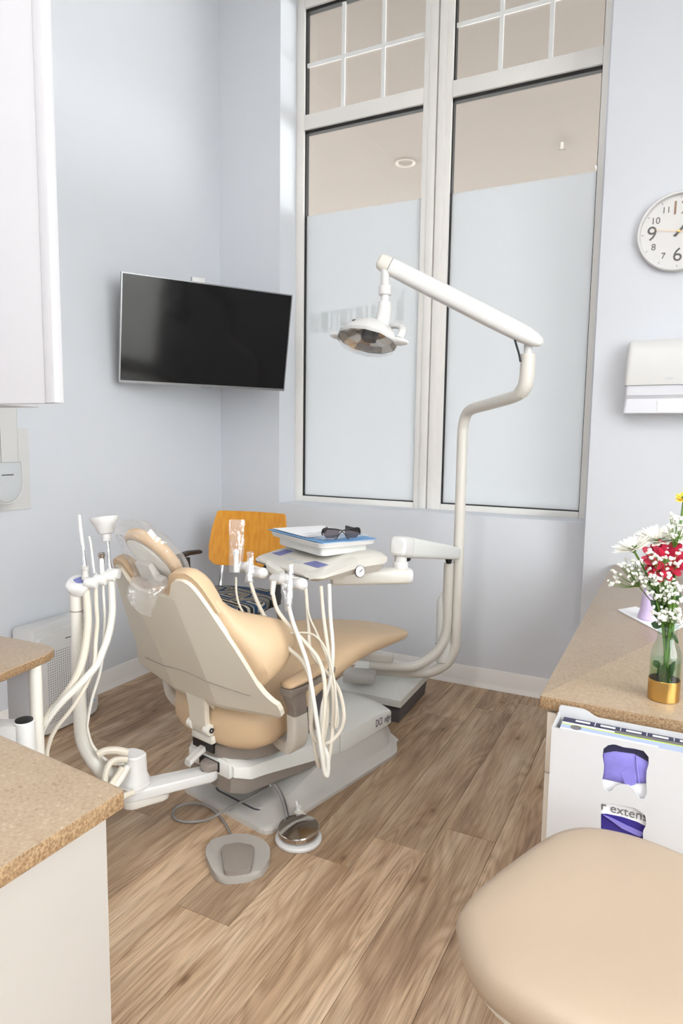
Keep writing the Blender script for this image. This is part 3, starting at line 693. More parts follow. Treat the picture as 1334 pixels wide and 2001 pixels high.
# arm rests (mirrored pair)
def arm(sgn):
    M_ = Matrix.Scale(sgn, 4, Vector((1, 0, 0)))
    lab = None
    # carrier: pale plastic elbow from under the seat up to the pad
    path = [(0.18, 0.10, 0.300), (0.235, 0.075, 0.302), (0.285, 0.05, 0.315), (0.315, 0.035, 0.345), (0.325, 0.028, 0.39), (0.327, 0.022, 0.445)]
    P = spline(path, 6); rr = []
    for i, c in enumerate(P):
        t = i / (len(P) - 1); wu = 0.040 - 0.008 * t; wv = 0.019
        T = (P[min(i + 1, len(P) - 1)] - P[max(i - 1, 0)]).normalized(); A = Vector((0, 1, 0)); Bn = T.cross(A).normalized()
        rr.append([c + A * a * wu + Bn * b * wv for a, b in rounded([(-1, -1), (1, -1), (1, 1), (-1, 1)], 0.35, 3)])
    cpart('arm_carrier', loft(rr, M=M_), CREAMPL)
    g = loft([[(0.327 + b * 0.019, u0 + a * wu, z) for a, b in rounded([(-1, -1), (1, -1), (1, 1), (-1, 1)], 0.3, 3)] for u0, wu, z in ((0.022, 0.029, 0.445), (0.020, 0.030, 0.47), (0.012, 0.036, 0.50), (0.010, 0.040, 0.528), (0.012, 0.040, 0.533))])
    loft([[(0.327 + v, u, z) for v, z in ((-0.022, z0), (0.022, z0), (0.026, z0 + 0.010), (0.026, z0 + 0.022), (-0.026, z0 + 0.022), (-0.026, z0 + 0.010))] for u, z0 in ((-0.03, 0.516), (0.04, 0.518), (0.10, 0.525), (0.165, 0.533), (0.18, 0.539))], g)
    fr = cpart('arm_frame', bmesh_mirror(g, M_), TAUPE)
    pad = loft([[(0.322 + x, u, z + y) for x, y in sup(w, h, 2.8, 20)] for u, w, h, z in ((-0.028, 0.012, 0.004, 0.545), (-0.022, 0.026, 0.009, 0.548), (0.02, 0.031, 0.012, 0.552), (0.08, 0.031, 0.012, 0.558), (0.14, 0.030, 0.011, 0.565), (0.168, 0.024, 0.008, 0.567), (0.176, 0.01, 0.003, 0.567))], M=M_)
    cpart('arm_pad', pad, VINYL, angle=60)
def bmesh_mirror(bm, M_):
    bmesh.ops.transform(bm, matrix=M_, verts=bm.verts); return bm
for s_ in (1, -1): arm(s_)

# clear plastic cover over the head rest : draped, crumpled bag
def crumple(bm, amp, scale, seed=0.0):
    for v in bm.verts:
        n = noise.noise_vector(v.co * scale + Vector((seed, seed * 2, 0)))
        v.co += n * amp
hc = thing('headrest_cover', 'crumpled clear plastic sleeve pulled over the dental chair headrest', 'plastic cover', cw(0, -0.3, 0.86), -CANG)
cr = []
for b_, sa, n0, n1 in ((0.124, 0.06, 0.0, 0.035), (0.118, 0.092, -0.014, 0.050), (0.06, 0.112, -0.022, 0.056), (0.0, 0.120, -0.044, 0.060), (-0.05, 0.122, -0.062, 0.060), (-0.09, 0.112, -0.075, 0.045)):
    c = (n0 + n1) / 2; h = (n1 - n0) / 2
    cr.append([hd(x, b_, c + y) for x, y in sup(sa, h, 2.4, 36)])
for v_, u_, z_, a_, b2 in ((0.005, -0.285, 0.875, 0.085, 0.05), (0.015, -0.325, 0.852, 0.066, 0.035), (0.02, -0.335, 0.825, 0.058, 0.026), (0.02, -0.333, 0.80, 0.046, 0.018), (0.02, -0.330, 0.785, 0.032, 0.010)):
    cr.append([(v_ + x, u_ + y * 0.8, z_ - 0.25 * y) for x, y in [(q[0], -q[1]) for q in sup(a_, b2, 2.2, 36)]])
p_ = loft(cr, cap=False); bmesh.ops.subdivide_edges(p_, edges=list(p_.edges), cuts=1, use_grid_fill=True); crumple(p_, 0.010, 22, 3.1); crumple(p_, 0.004, 60, 1.2)
bmesh.ops.transform(p_, matrix=CM, verts=p_.verts)
obj('plastic_sleeve', p_, CLEARFILM, hc, angle=25)

# ================================================================== ASSISTANT ARM
asst = thing('assistant_arm', 'white jointed assistant arm on the back of the dental chair', 'instrument arm', cw(-0.03, -0.08, 0.2))
br = cw(0.0, -0.05, 0.19); kn = atz(268, 1530, 0.17)
A0 = cw(0.02, -0.03, 0.19); A1 = atz(408, 1497, 0.205); K = Vector((-1.505, 1.525, 0))
d01 = (A1 - A0); d01.z = 0
def slab(p0, p1, w0, w1, z0, z1, m, name, parent, bev=0.006, seg=2):
    p0 = Vector((p0[0], p0[1])); p1 = Vector((p1[0], p1[1])); d = (p1 - p0).normalized(); n = Vector((-d.y, d.x))
    pts = []
    for k in range(9): a = -pi / 2 + pi * k / 8; q = p1 + d * cos(a) * w1 + n * sin(a) * w1; pts.append((q.x, q.y))
    for k in range(9): a = pi / 2 + pi * k / 8; q = p0 + d * cos(a) * w0 + n * sin(a) * w0; pts.append((q.x, q.y))
    return obj(name, prism(pts, z0, z1, bev, seg), m, parent)
slab(A0, A1, 0.035, 0.030, 0.196, 0.222, TAUPE, 'chair_bracket', asst)
slab(A1, K, 0.030, 0.044, 0.160, 0.195, WHITEPL, 'link_arm', asst)
slab(A1 * 0.35 + K * 0.65, K, 0.026, 0.040, 0.132, 0.162, CREAMPL, 'link_underside', asst)
kp = []
for z, w, l in ((0.194, 0.046, 0.05), (0.206, 0.047, 0.051), (0.208, 0.045, 0.048), (0.222, 0.044, 0.047), (0.24, 0.036, 0.042), (0.30, 0.034, 0.040), (0.305, 0.030, 0.036)):
    kp.append([(K.x + 0.0 + x, K.y + 0.0 + y, z) for x, y in sup(l, w, 3.0, 28)])
obj('joint_housing', loft(kp), WHITEPL, asst)
PT = Vector((-1.632, 1.432))
post = [(K.x - 0.02, K.y - 0.03, 0.235), (K.x - 0.055, K.y - 0.06, 0.25), (-1.595, 1.442, 0.305), (-1.622, 1.433, 0.36), (-1.630, 1.432, 0.43), (PT.x, PT.y, 0.52), (PT.x, PT.y, 0.65), (PT.x, PT.y, 0.80), (PT.x - 0.002, PT.y, 0.835)]
pst = obj('post', tube(post, [0.026, 0.025, 0.024, 0.0225, 0.0210, 0.0198, 0.0190, 0.0183, 0.0190], 20, 8), CREAMPL, asst)
obj('post_seam', lathe([(0.0185, 0.0), (0.0192, 0.001), (0.0192, 0.003), (0.0185, 0.004)], 24, M=Matrix.Translation((PT.x, PT.y, 0.775))), TAUPE, pst)
# control head with touch pad
hx = Vector((0.94, 0.34, 0)).normalized(); hy = Vector((-0.34, 0.94, 0)).normalized()
HM = frame_m((PT.x + 0.012, PT.y + 0.004, 0.835), hx, hy)
hp = []
for z, a, b in ((0.0, 0.022, 0.020), (0.010, 0.030, 0.025), (0.020, 0.037, 0.030), (0.030, 0.040, 0.032), (0.036, 0.037, 0.030), (0.038, 0.030, 0.024)):
    hp.append([(x, y, z + 0.45 * y) for x, y in sup(a, b, 2.7, 32)])
ah = obj('control_head', loft(hp, M=HM), WHITEPL, asst)
lens_ = [(0.026 * (2 * k / 12 - 1) + 0.006, 0.015 * (1 - (2 * k / 12 - 1) ** 2)) for k in range(13)] + [(0.026 * (1 - 2 * k / 12) + 0.006, -0.015 * (1 - (1 - 2 * k / 12) ** 2)) for k in range(1, 12)]
tp = prism(lens_, 0.0385, 0.0396); 
for v in tp.verts: v.co.z += 0.45 * v.co.y
bmesh.ops.transform(tp, matrix=HM, verts=tp.verts)
obj('touch_pad', tp, BLUELAB, ah)
# holder bar with knuckles, running to the right of the head
bar = [at(176, 1140, 2.04), at(190, 1135, 2.05), at(208, 1128, 2.06), at(222, 1122, 2.07)]
obj('holder_bar', tube(bar, 0.009, 12), CREAMPL, asst)
for x, y, d in ((178, 1139, 2.035), (196, 1133, 2.05), (214, 1126, 2.062), (222, 1121, 2.07)):
    c = at(x, y, d)
    obj('holder', lathe([(0.008, -0.02), (0.0155, -0.018), (0.017, -0.012), (0.017, 0.014), (0.015, 0.018), (0.008, 0.02)], 18, M=frame_m(c, (0, 0, 1), hy)), WHITEPL, asst)
def hose(name, pts, r, m, parent): return obj(name, tube(pts, r, 10, 7), m, parent)
gA = 'suction handpieces on the assistant arm'
# high volume suction : white tube, steel valve, thick hose
t1 = thing('suction_handpiece', 'tallest white suction tube standing in the assistant arm holder', 'suction tip', at(172, 1140, 2.05), group=gA)
obj('tip', tube([at(155, 1006, 2.05), at(158, 1040, 2.05), at(163, 1075, 2.05)], [0.0052, 0.006, 0.0048], 12), WHITEPL, t1)
obj('valve', tube([at(161, 1066, 2.05), at(163, 1082, 2.05), at(165, 1100, 2.05), at(166, 1112, 2.05)], [0.005, 0.0045, 0.0055, 0.0085], 12), CHROME, t1)
obj('valve_knob', lathe([(0.006, 0.0), (0.0115, 0.004), (0.0115, 0.018), (0.009, 0.022), (0.009, 0.034), (0.011, 0.036), (0.011, 0.046)], 16, M=Matrix.Translation(at(167, 1135, 2.05))), BASEGREY, t1)
hose('hose', [at(168, 1150, 2.045), at(171, 1185, 2.04), at(172, 1215, 2.03), at(168, 1255, 2.02), at(160, 1295, 2.0), at(143, 1335, 1.98), at(118, 1370, 1.95), at(92, 1400, 1.92), at(76, 1435, 1.9), at(72, 1480, 1.9), at(90, 1560, 1.93), at(150, 1590, 1.98), at(210, 1545, 2.05), at(240, 1500, 2.09)], 0.0115, HOSE, t1)
# saliva ejector
t2 = thing('saliva_ejector', 'thin white curved saliva ejector on the assistant arm', 'suction tip', at(187, 1140, 2.05), group=gA)
obj('tip', tube([at(174, 1048, 2.05), at(177, 1062, 2.05), at(180, 1085, 2.05), at(183, 1110, 2.05), at(186, 1128, 2.05)], 0.0036, 10), WHITEPL, t2)
obj('valve', tube([at(187, 1120, 2.05), at(187, 1138, 2.05), at(186, 1146, 2.05)], [0.007, 0.0075, 0.006], 12), STEEL, t2)
hose('hose', [at(187, 1142, 2.05), at(188, 1180, 2.04), at(190, 1215, 2.04), at(187, 1255, 2.03), at(184, 1300, 2.0), at(165, 1345, 1.98), at(140, 1385, 1.95), at(112, 1420, 1.93), at(97, 1450, 1.92), at(93, 1490, 1.92), at(120, 1560, 1.96), at(180, 1570, 2.02), at(236, 1505, 2.08)], 0.0062, HOSE, t2)
# air water syringe
t3 = thing('air_water_syringe', 'steel-capped syringe handpiece on the assistant arm', 'syringe', at(203, 1135, 2.06), group=gA)
obj('syringe_body', tube([at(198, 1085, 2.06), at(199, 1110, 2.06), at(201, 1135, 2.06)], [0.0075, 0.0068, 0.0068], 14), LIGHTGREY, t3)
obj('syringe_cap', lathe([(0.008, -0.03), (0.0085, -0.012), (0.011, -0.006), (0.011, 0.004), (0.006, 0.006), (0.0, 0.006)], 16, M=Matrix.Translation(at(198, 1083, 2.06))), STEEL, t3)
hose('hose', [at(201, 1140, 2.06), at(203, 1175, 2.06), at(205, 1210, 2.06), at(202, 1260, 2.05), at(196, 1310, 2.04), at(180, 1365, 2.03), at(172, 1405, 2.03), at(171, 1425, 2.04), at(183, 1460, 2.06), at(215, 1490, 2.09), at(243, 1492, 2.1)], 0.0045, HOSEW, t3)
# funnel on a chrome stem
t4 = thing('suction_funnel', 'white stepped suction funnel on a chrome stem', 'funnel', at(215, 1130, 2.07), group=gA)
fb = at(209, 1056, 2.07); ft = at(203, 1010, 2.07)
FM = frame_m(fb, (1, 0, 0), (0, 1, 0)); s1 = (ft - fb).length
FMt = Matrix.Translation(fb) @ (ft - fb).to_track_quat('Z', 'Y').to_matrix().to_4x4()
obj('funnel', lathe([(0.013, -0.002), (0.0145, 0.0), (0.0145, 0.006), (0.0135, 0.007), (0.0135, 0.020), (0.022, 0.022), (0.024, 0.026), (0.034, 0.050), (0.037, 0.053), (0.042, 0.066), (0.043, 0.073), (0.040, 0.0745), (0.038, 0.070), (0.030, 0.05), (0.010, 0.03), (0.0, 0.03)], 32, M=FMt), WHITEPL, t4)
obj('stem', tube([at(210, 1058, 2.07), at(212, 1075, 2.07), at(213, 1095, 2.07), at(215, 1110, 2.07), at(217, 1125, 2.07)], [0.006, 0.0042, 0.0045, 0.0075, 0.006], 14), CHROME, t4)
hose('hose', [at(217, 1130, 2.065), at(219, 1165, 2.06), at(219, 1200, 2.05), at(212, 1240, 2.04), at(200, 1275, 2.02), at(187, 1302, 2.0), at(155, 1338, 1.97), at(120, 1372, 1.94), at(95, 1403, 1.92), at(80, 1432, 1.91), at(78, 1480, 1.91), at(105, 1570, 1.95), at(165, 1592, 2.0), at(222, 1540, 2.06), at(250, 1497, 2.1)], 0.0108, HOSEW, t4)
hose('drain_hose', [at(190, 1475, 2.06), at(205, 1468, 2.07), at(225, 1466, 2.08), at(248, 1470, 2.1)], 0.012, HOSE, asst)
hose('drain_hose', [at(248, 1484, 2.1), at(225, 1485, 2.08), at(210, 1500, 2.06), at(205, 1535, 2.05), at(222, 1560, 2.06), at(262, 1548, 2.09)], 0.010, HOSE, asst)

# ================================================================== UTILITY BOX AND FOOT CONTROLS
ub = thing('utility_box', 'light grey floor utility box with dark plinth beyond the chair base', 'utility box', (-1.27, 2.98, 0))
obj('plinth', loft([[(-1.44, 2.79, 0), (-1.093, 2.79, 0), (-1.108, 3.19, 0), (-1.455, 3.19, 0)], [(-1.437, 2.786, 0.085), (-1.086, 2.786, 0.085), (-1.10, 3.20, 0.085), (-1.46, 3.2, 0.085)]]), DARKGREY, ub)
obj('lid', loft([[(-1.45, 2.765, 0.085), (-1.075, 2.765, 0.085), (-1.09, 3.21, 0.085), (-1.465, 3.21, 0.085)], [(-1.45, 2.765, 0.118), (-1.075, 2.765, 0.118), (-1.09, 3.21, 0.118), (-1.465, 3.21, 0.118)], [(-1.40, 2.84, 0.165), (-1.135, 2.84, 0.165), (-1.145, 3.15, 0.165), (-1.42, 3.15, 0.165)]]), LIGHTGREY, ub)

fp = thing('foot_switch', 'grey plastic foot switch with darker square pedal on the floor', 'foot pedal', (-1.16, 1.6, 0))
o1 = [tuple(atz(x, y, 0.015)[:2]) for x, y in ((401, 1672), (404, 1652), (420, 1642), (440, 1637), (462, 1633), (492, 1635), (515, 1645), (528, 1660), (527, 1682), (516, 1700), (502, 1712), (462, 1719), (426, 1719), (412, 1700))]
o1 = rounded(o1, 0.02, 3)
obj('pedal_base', prism(o1, 0.0, 0.024, 0.005, 2), mat('foot_switch_grey', srgb(178, 172, 165), 0.5, vary=0.04), fp)
o2 = rounded([tuple(atz(x, y, 0.032)[:2]) for x, y in ((431, 1657), (463, 1650), (497, 1656), (491, 1701), (466, 1706), (438, 1707))], 0.012, 4)
obj('pedal', prism(o2, 0.02, 0.040, 0.005, 2), TAUPE, fp)
obj('cord', tube([atz(455, 1640, 0.014), atz(440, 1610, 0.008), atz(420, 1585, 0.012), atz(398, 1572, 0.02), atz(370, 1570, 0.012), atz(348, 1576, 0.008), atz(338, 1588, 0.007), atz(342, 1600, 0.007), atz(365, 1606, 0.007), atz(400, 1603, 0.01), atz(425, 1592, 0.03), atz(455, 1575, 0.034), atz(490, 1558, 0.04), atz(520, 1540, 0.06), atz(528, 1535, 0.1)], 0.0045, 8, 6), GREYCORD, fp)

fd = thing('disc_foot_control', 'round polished steel foot control on a white disc base', 'foot pedal', (-1.044, 1.79, 0))
dc = atz(583, 1641, 0.0)
obj('disc_base', lathe([(0.0, 0.0), (0.074, 0.0), (0.077, 0.004), (0.077, 0.010), (0.073, 0.015), (0.05, 0.017), (0.0, 0.017)], 48, M=Matrix.Translation((dc.x, dc.y, 0))), WHITEPL, fd)
tl = Matrix.Translation((dc.x - 0.002, dc.y + 0.004, 0.022)) @ Matrix.Rotation(radians(4), 4, 'X')
obj('steel_disc', lathe([(0.0, 0.0), (0.05, 0.0), (0.0655, 0.002), (0.068, 0.006), (0.068, 0.020), (0.066, 0.0225), (0.03, 0.030), (0.0, 0.034)], 64, M=tl), STEEL, fd, angle=20)
hm = frame_m((dc.x - 0.022, dc.y + 0.066, 0.022), (0.88, -0.47, 0), (0.47, 0.88, 0))
obj('bracket', box(-0.04, 0.052, -0.014, 0.014, -0.005, 0.024, 0.005, bm=None, M=hm), CREAMPL, fd)
ob_ = tube([(0.0, 0, 0), (0, 0, 0.012)], 0.010, 14, 1, smooth=False); 
bmesh.ops.transform(ob_, matrix=hm @ Matrix.Translation((-0.035, 0.004, 0.024)), verts=ob_.verts)
obj('knob', ob_, WHITEPL, fd); 
lv = tube([(0, 0, 0), (-0.018, 0.004, 0.012)], 0.0045, 8, 1, smooth=False); bmesh.ops.transform(lv, matrix=hm @ Matrix.Translation((-0.04, 0.004, 0.03)), verts=lv.verts)
obj('lever', lv, WHITEPL, fd)
obj('cord', tube([atz(562, 1610, 0.03), atz(558, 1590, 0.045), atz(552, 1565, 0.06), atz(544, 1545, 0.09), atz(534, 1532, 0.11)], 0.0055, 8, 6), GREYCORD, fd)
obj('cord', tube([atz(566, 1609, 0.03), atz(562, 1588, 0.045), atz(555, 1562, 0.06), atz(546, 1543, 0.09), atz(537, 1531, 0.11)], 0.0035, 8, 6), DARKGREY, fd)

# ================================================================== LAMP POST, DELIVERY POST
PX, PY = -0.895, 3.0
lamp = thing('operatory_lamp', 'white dental operating lamp on a tall bent post by the window', 'dental lamp', (PX, PY, 0.2))
lz = 0.205
pth = [(-1.255, 2.865, lz), (-1.15, 2.895, lz), (-1.05, 2.93, lz), (-0.985, 2.96, lz + 0.012), (-0.925, 2.985, lz + 0.06), (-0.90, 2.998, lz + 0.125), (PX, PY, lz + 0.2), (PX, PY, 0.7), (PX, PY, 1.10), (PX, PY, 1.33), (PX + 0.004, PY - 0.004, 1.385), (PX + 0.02, PY - 0.02, 1.428), (PX + 0.055, PY - 0.055, 1.452), (-0.75, 2.87, 1.468), (-0.62, 2.755, 1.49), (-0.575, 2.715, 1.508), (-0.558, 2.70, 1.54), (-0.555, 2.697, 1.58)]
obj('post', tube(pth, 0.0245, 20, 6), CREAMPL, lamp)
obj('joint_sleeve', tube([(-0.580, 2.72, 1.506), (-0.561, 2.703, 1.53), (-0.554, 2.697, 1.565), (-0.553, 2.696, 1.60), (-0.553, 2.696, 1.652)], 0.029, 22, 5), CREAMPL, lamp)
obj('joint_pin', lathe([(0.017, 0), (0.017, 0.045)], 18, M=Matrix.Translation((-0.553, 2.696, 1.648))), WHITEPL, lamp)
LR = aty(1062, 666, 2.69); LL = aty(741, 503, 2.45)
ax = (LL - LR).normalized(); upn = (Vector((0, 0, 1)) - ax * ax.z).normalized(); sd = ax.cross(upn)
L = (LL - LR).length
rr = []
for t, h, w in ((0.0, 0.008, 0.012), (0.012, 0.018, 0.022), (0.05, 0.028, 0.028), (0.12, 0.034, 0.031), (0.3, 0.036, 0.033), (0.6, 0.035, 0.033), (0.9, 0.033, 0.031), (0.925, 0.032, 0.030)):
    c = LR + ax * L * t - upn * 0.012
    rr.append([c + upn * (y * h if y > 0 else y * h) + sd * x * w for x, y in sup(1, 1, 2.8, 28)])
obj('spring_arm', loft(rr), WHITEPL, lamp)
rr = []
for t, h, w in ((0.928, 0.033, 0.031), (0.965, 0.032, 0.030), (0.99, 0.027, 0.025), (1.0, 0.018, 0.016)):
    c = LR + ax * L * t - upn * 0.012
    rr.append([c + upn * y * h + sd * x * w for x, y in sup(1, 1, 2.8, 28)])
obj('arm_end_cap', loft(rr), CREAMPL, lamp)
obj('cable', tube([LR + ax * 0.10 - upn * 0.045, LR + ax * 0.085 - upn * 0.06, LR + ax * 0.06 - upn * 0.085, LR + ax * 0.045 - upn * 0.10 - Vector((0, 0, 0.01))], 0.004, 8, 5), RUBBER, lamp)
NK = aty(752, 535, 2.45)
neck = [NK + Vector((0, 0, 0.03)), aty(752, 565, 2.45), aty(752, 590, 2.45), aty(751, 606, 2.449), aty(748, 624, 2.446), aty(743, 640, 2.44)]
obj('neck', tube(neck[:3] , 0.0165, 18, 5), WHITEPL, lamp)
obj('neck_collar', lathe([(0.022, -0.004), (0.025, 0.0), (0.0255, 0.03), (0.02, 0.034)], 22, M=Matrix.Translation(aty(752, 575, 2.45))), WHITEPL, lamp)
obj('neck_bend', tube(neck[2:], [0.0255, 0.028, 0.030, 0.032], 22, 6), WHITEPL, lamp)
HCt = aty(718, 662, 2.43)         # lamp head, tilted so its dish faces down towards the patient
hX = Vector((0.97, -0.16, -0.12)).normalized(); hYv = Vector((0.22, 0.86, -0.52)); 
LM = frame_m(HCt, hX, hYv)        # local z : up, away from the dish
def dish(a, b, z, n=12):
    # faceted oval
    return [(a * cos(2 * pi * (k + 0.5) / n), b * sin(2 * pi * (k + 0.5) / n), z) for k in range(n)]
hb = loft([dish(0.132, 0.082, -0.012), dish(0.137, 0.088, 0.0), dish(0.128, 0.083, 0.018), dish(0.10, 0.07, 0.045), dish(0.07, 0.052, 0.062), dish(0.045, 0.036, 0.068)], M=LM, cap=False)
obj('lamp_head', hb, WHITEPL, lamp, angle=40)
obj('reflector', loft([dish(0.130, 0.081, -0.010), dish(0.112, 0.068, 0.012), dish(0.07, 0.045, 0.030), dish(0.02, 0.012, 0.036), dish(0.002, 0.002, 0.036)], M=LM, cap=False), mat('lamp_reflector', (0.62, 0.58, 0.52, 1), 0.16, 0.9, vary=0.1), lamp, angle=5)
obj('bulb_shield', loft([[(x * 0.03 + dx, y * 0.022, z) for x, y in sup(1, 1, 4, 12)] for z, dx in ((0.034, 0.0), (0.004, 0.004), (-0.004, 0.006))], M=LM), DARKGREY, lamp)
obj('lens_cover', loft([dish(0.135, 0.086, -0.004), dish(0.135, 0.086, -0.02), dish(0.115, 0.072, -0.038), dish(0.07, 0.045, -0.05), dish(0.01, 0.007, -0.053)], M=LM, cap=False), LENSCLEAR, lamp, angle=5)
yoke = tube([LM @ Vector(p) for p in ((0.02, 0.03, 0.075), (0.07, 0.03, 0.088), (0.115, 0.02, 0.075), (0.138, 0.005, 0.045), (0.142, 0.0, 0.01))], 0.011, 14, 6, flat=1.3)
obj('yoke', yoke, WHITEPL, lamp)
yk2 = tube([LM @ Vector(p) for p in ((0.02, 0.03, 0.075), (-0.04, 0.035, 0.082), (-0.085, 0.03, 0.065), (-0.105, 0.02, 0.045))], 0.011, 14, 6, flat=1.3)
obj('yoke', yk2, WHITEPL, lamp)
for s in (-1, 1):
    obj('handle', loft([[LM @ Vector((s * (0.13 + d), 0.0 + y * w, 0.0 + x * h - 0.004 * s)) for x, y in sup(1, 1, 2.5, 14)] for d, w, h in ((0, 0.02, 0.010), (0.02, 0.022, 0.009), (0.045, 0.015, 0.007), (0.056, 0.006, 0.004))]), mat('clear_handle_cover', srgb(238, 238, 236), 0.25, vary=0.03), lamp)
obj('head_screw', lathe([(0.008, 0), (0.0085, 0.003), (0.0, 0.004)], 12, M=LM @ Matrix.Translation((-0.045, -0.066, 0.034)) @ Matrix.Rotation(radians(55), 4, 'X')), DARKGREY, lamp)

dlv = thing('delivery_unit', 'white swing-arm delivery unit with flat instrument head over the chair seat', 'delivery unit', (-1.0, 2.9, 0.2))
DX, DY = PX - 0.035, PY - 0.035
dz = lz + 0.046
dp = [(-1.25, 2.80, dz), (-1.15, 2.83, dz), (-1.07, 2.86, dz + 0.002), (-1.02, 2.89, dz + 0.02), (-0.965, 2.93, dz + 0.07), (-0.938, 2.955, dz + 0.13), (DX, DY, dz + 0.2), (DX, DY, 0.55), (DX, DY, 0.745)]
obj('post', tube(dp, 0.023, 20, 6), CREAMPL, dlv)
sl = B(); box(-0.10, 0.07, -0.03, 0.03, -0.004, 0.03, 0.006, bm=sl, M=frame_m((-1.215, 2.825, 0.275), (0.95, 0.3, 0), (-0.3, 0.95, 0)))
obj('clamp_block', sl, CREAMPL, dlv)
obj('floor_mount', box(-0.13, 0.02, -0.045, 0.045, -0.02, 0.03, 0.008, M=frame_m((-1.24, 2.80, 0.19), (0.95, 0.3, 0), (-0.3, 0.95, 0))), BASEGREY, dlv)
# water bottle hanging behind the post
wbp = aty(866, 1240, 2.985)
bot = thing('water_bottle', 'frosted white water bottle hung beside the lamp post', 'bottle', (wbp.x, wbp.y, 0.33))
z0 = aty(858, 1292, 2.985).z; z1 = aty(862, 1168, 2.985).z
obj('bottle_body', lathe([(0.0, z0), (0.03, z0), (0.036, z0 + 0.006), (0.036, z1 - 0.02), (0.030, z1), (0.018, z1 + 0.02), (0.014, z1 + 0.03)], 24, M=Matrix.Translation((wbp.x, wbp.y, 0))), LIGHTGREY, bot)
obj('bottle_cap', lathe([(0.012, z1 + 0.03), (0.017, z1 + 0.034), (0.017, z1 + 0.08), (0.012, z1 + 0.09), (0.008, z1 + 0.1), (0.008, z1 + 0.14)], 20, M=Matrix.Translation((wbp.x + 0.012, wbp.y, 0))), CREAMPL, bot)
obj('label_tab', box(-0.007, 0.007, -0.0375, -0.035, 0, 0.035, 0.0005, 1, M=Matrix.Translation((wbp.x, wbp.y, z0 + 0.06)) @ Matrix.Rotation(radians(-38), 4, 'Z')), NAVY, bot)
# upper swing arm : from the post towards the viewer
U0 = Vector((DX + 0.02, DY + 0.02, 0.79)); U1 = aty(783, 1068, 2.37)
ua = (U1 - U0); UL = ua.length; ua = ua.normalized(); uu = (Vector((0, 0, 1)) - ua * ua.z).normalized(); us = ua.cross(uu)
rr = []
for t, h, w in ((-0.02, 0.012, 0.02), (0.0, 0.026, 0.03), (0.06, 0.030, 0.034), (0.5, 0.036, 0.037), (0.93, 0.041, 0.040), (0.945, 0.041, 0.040)):
    rr.append([U0 + ua * UL * t + uu * y * h + us * x * w for x, y in sup(1, 1, 4.5, 28)])
obj('upper_arm', loft(rr), LIGHTGREY, dlv)
rr = []
for t, h, w in ((0.948, 0.041, 0.040), (1.0, 0.041, 0.040), (1.045, 0.036, 0.034), (1.055, 0.028, 0.026)):
    rr.append([U0 + ua * UL * t + uu * y * h + us * x * w for x, y in sup(1, 1, 4.0, 28)])
obj('upper_arm_cap', loft(rr), WHITEPL, dlv)
obj('brake_knob', lathe([(0.0, -0.02), (0.012, -0.016), (0.016, 0.0), (0.016, 0.004)], 16, M=Matrix.Translation(U0 + ua * 0.07 - uu * 0.034)), BLACKPL, dlv)
obj('brake_knob', lathe([(0.0, -0.012), (0.010, -0.010), (0.014, 0.0), (0.014, 0.006)], 16, M=Matrix.Translation(U0 + ua * (UL * 0.88) - uu * 0.043)), BLACKPL, dlv)
JX, JY = U1.x, U1.y
zt = U1.z - 0.035
AZ = 0.795
obj('swivel_joint', lathe([(0.030, AZ + 0.02), (0.030, AZ + 0.045), (0.027, AZ + 0.05), (0.024, AZ + 0.052), (0.024, zt + 0.01)], 26, M=Matrix.Translation((JX, JY, 0))), WHITEPL, dlv)
# lower arm to the head
W1 = Vector((JX + 0.035, JY + 0.006, AZ)); W0 = Vector((-1.145, 2.205, AZ))
wd_ = (W0 - W1).normalized(); ws = Vector((0, 0, 1)).cross(wd_)
rr = [[W1 + wd_ * (W0 - W1).length * t + Vector((0, 0, y * h)) + ws * x * w for x, y in sup(1, 1, 3.2, 28)] for t, h, w in ((0.03, 0.031, 0.034), (1.0, 0.031, 0.034), (1.02, 0.024, 0.026))]
obj('lower_arm', loft(rr), CREAMPL, dlv)
rr = [[W1 + wd_ * (W0 - W1).length * t + Vector((0, 0, y * h)) + ws * x * w for x, y in sup(1, 1, 3.2, 28)] for t, h, w in ((-0.03, 0.024, 0.028), (-0.01, 0.029, 0.032), (0.028, 0.030, 0.033))]
obj('lower_arm_cap', loft(rr), WHITEPL, dlv)
# instrument head : local x along its front edge (to the right), y away from the user
E1 = Vector((0.882, -0.471, 0)); E2 = Vector((0.471, 0.882, 0))
F0 = Vector((-1.253, 2.028, 0.0))
DM = frame_m(F0, E1, E2)
hw_ = 0.228
def hsec(y, hw, z, t, chamf=0.03):
    return [(-hw, y, z - t * 0.55), (-hw + chamf, y, z - t), (hw - chamf, y, z - t), (hw, y, z - t * 0.55), (hw, y, z - 0.012), (hw - 0.035, y, z), (-hw + 0.035, y, z), (-hw, y, z - 0.012)]
head = obj('instrument_head', loft([hsec(-0.012, 0.19, 0.852, 0.012), hsec(0.0, 0.215, 0.860, 0.024), hsec(0.02, hw_, 0.866, 0.034), hsec(0.10, 0.222, 0.884, 0.05), hsec(0.19, 0.208, 0.902, 0.066), hsec(0.24, 0.20, 0.906, 0.075), hsec(0.31, 0.19, 0.905, 0.075), hsec(0.335, 0.18, 0.897, 0.05)], M=DM), CREAMPL, dlv, angle=20)
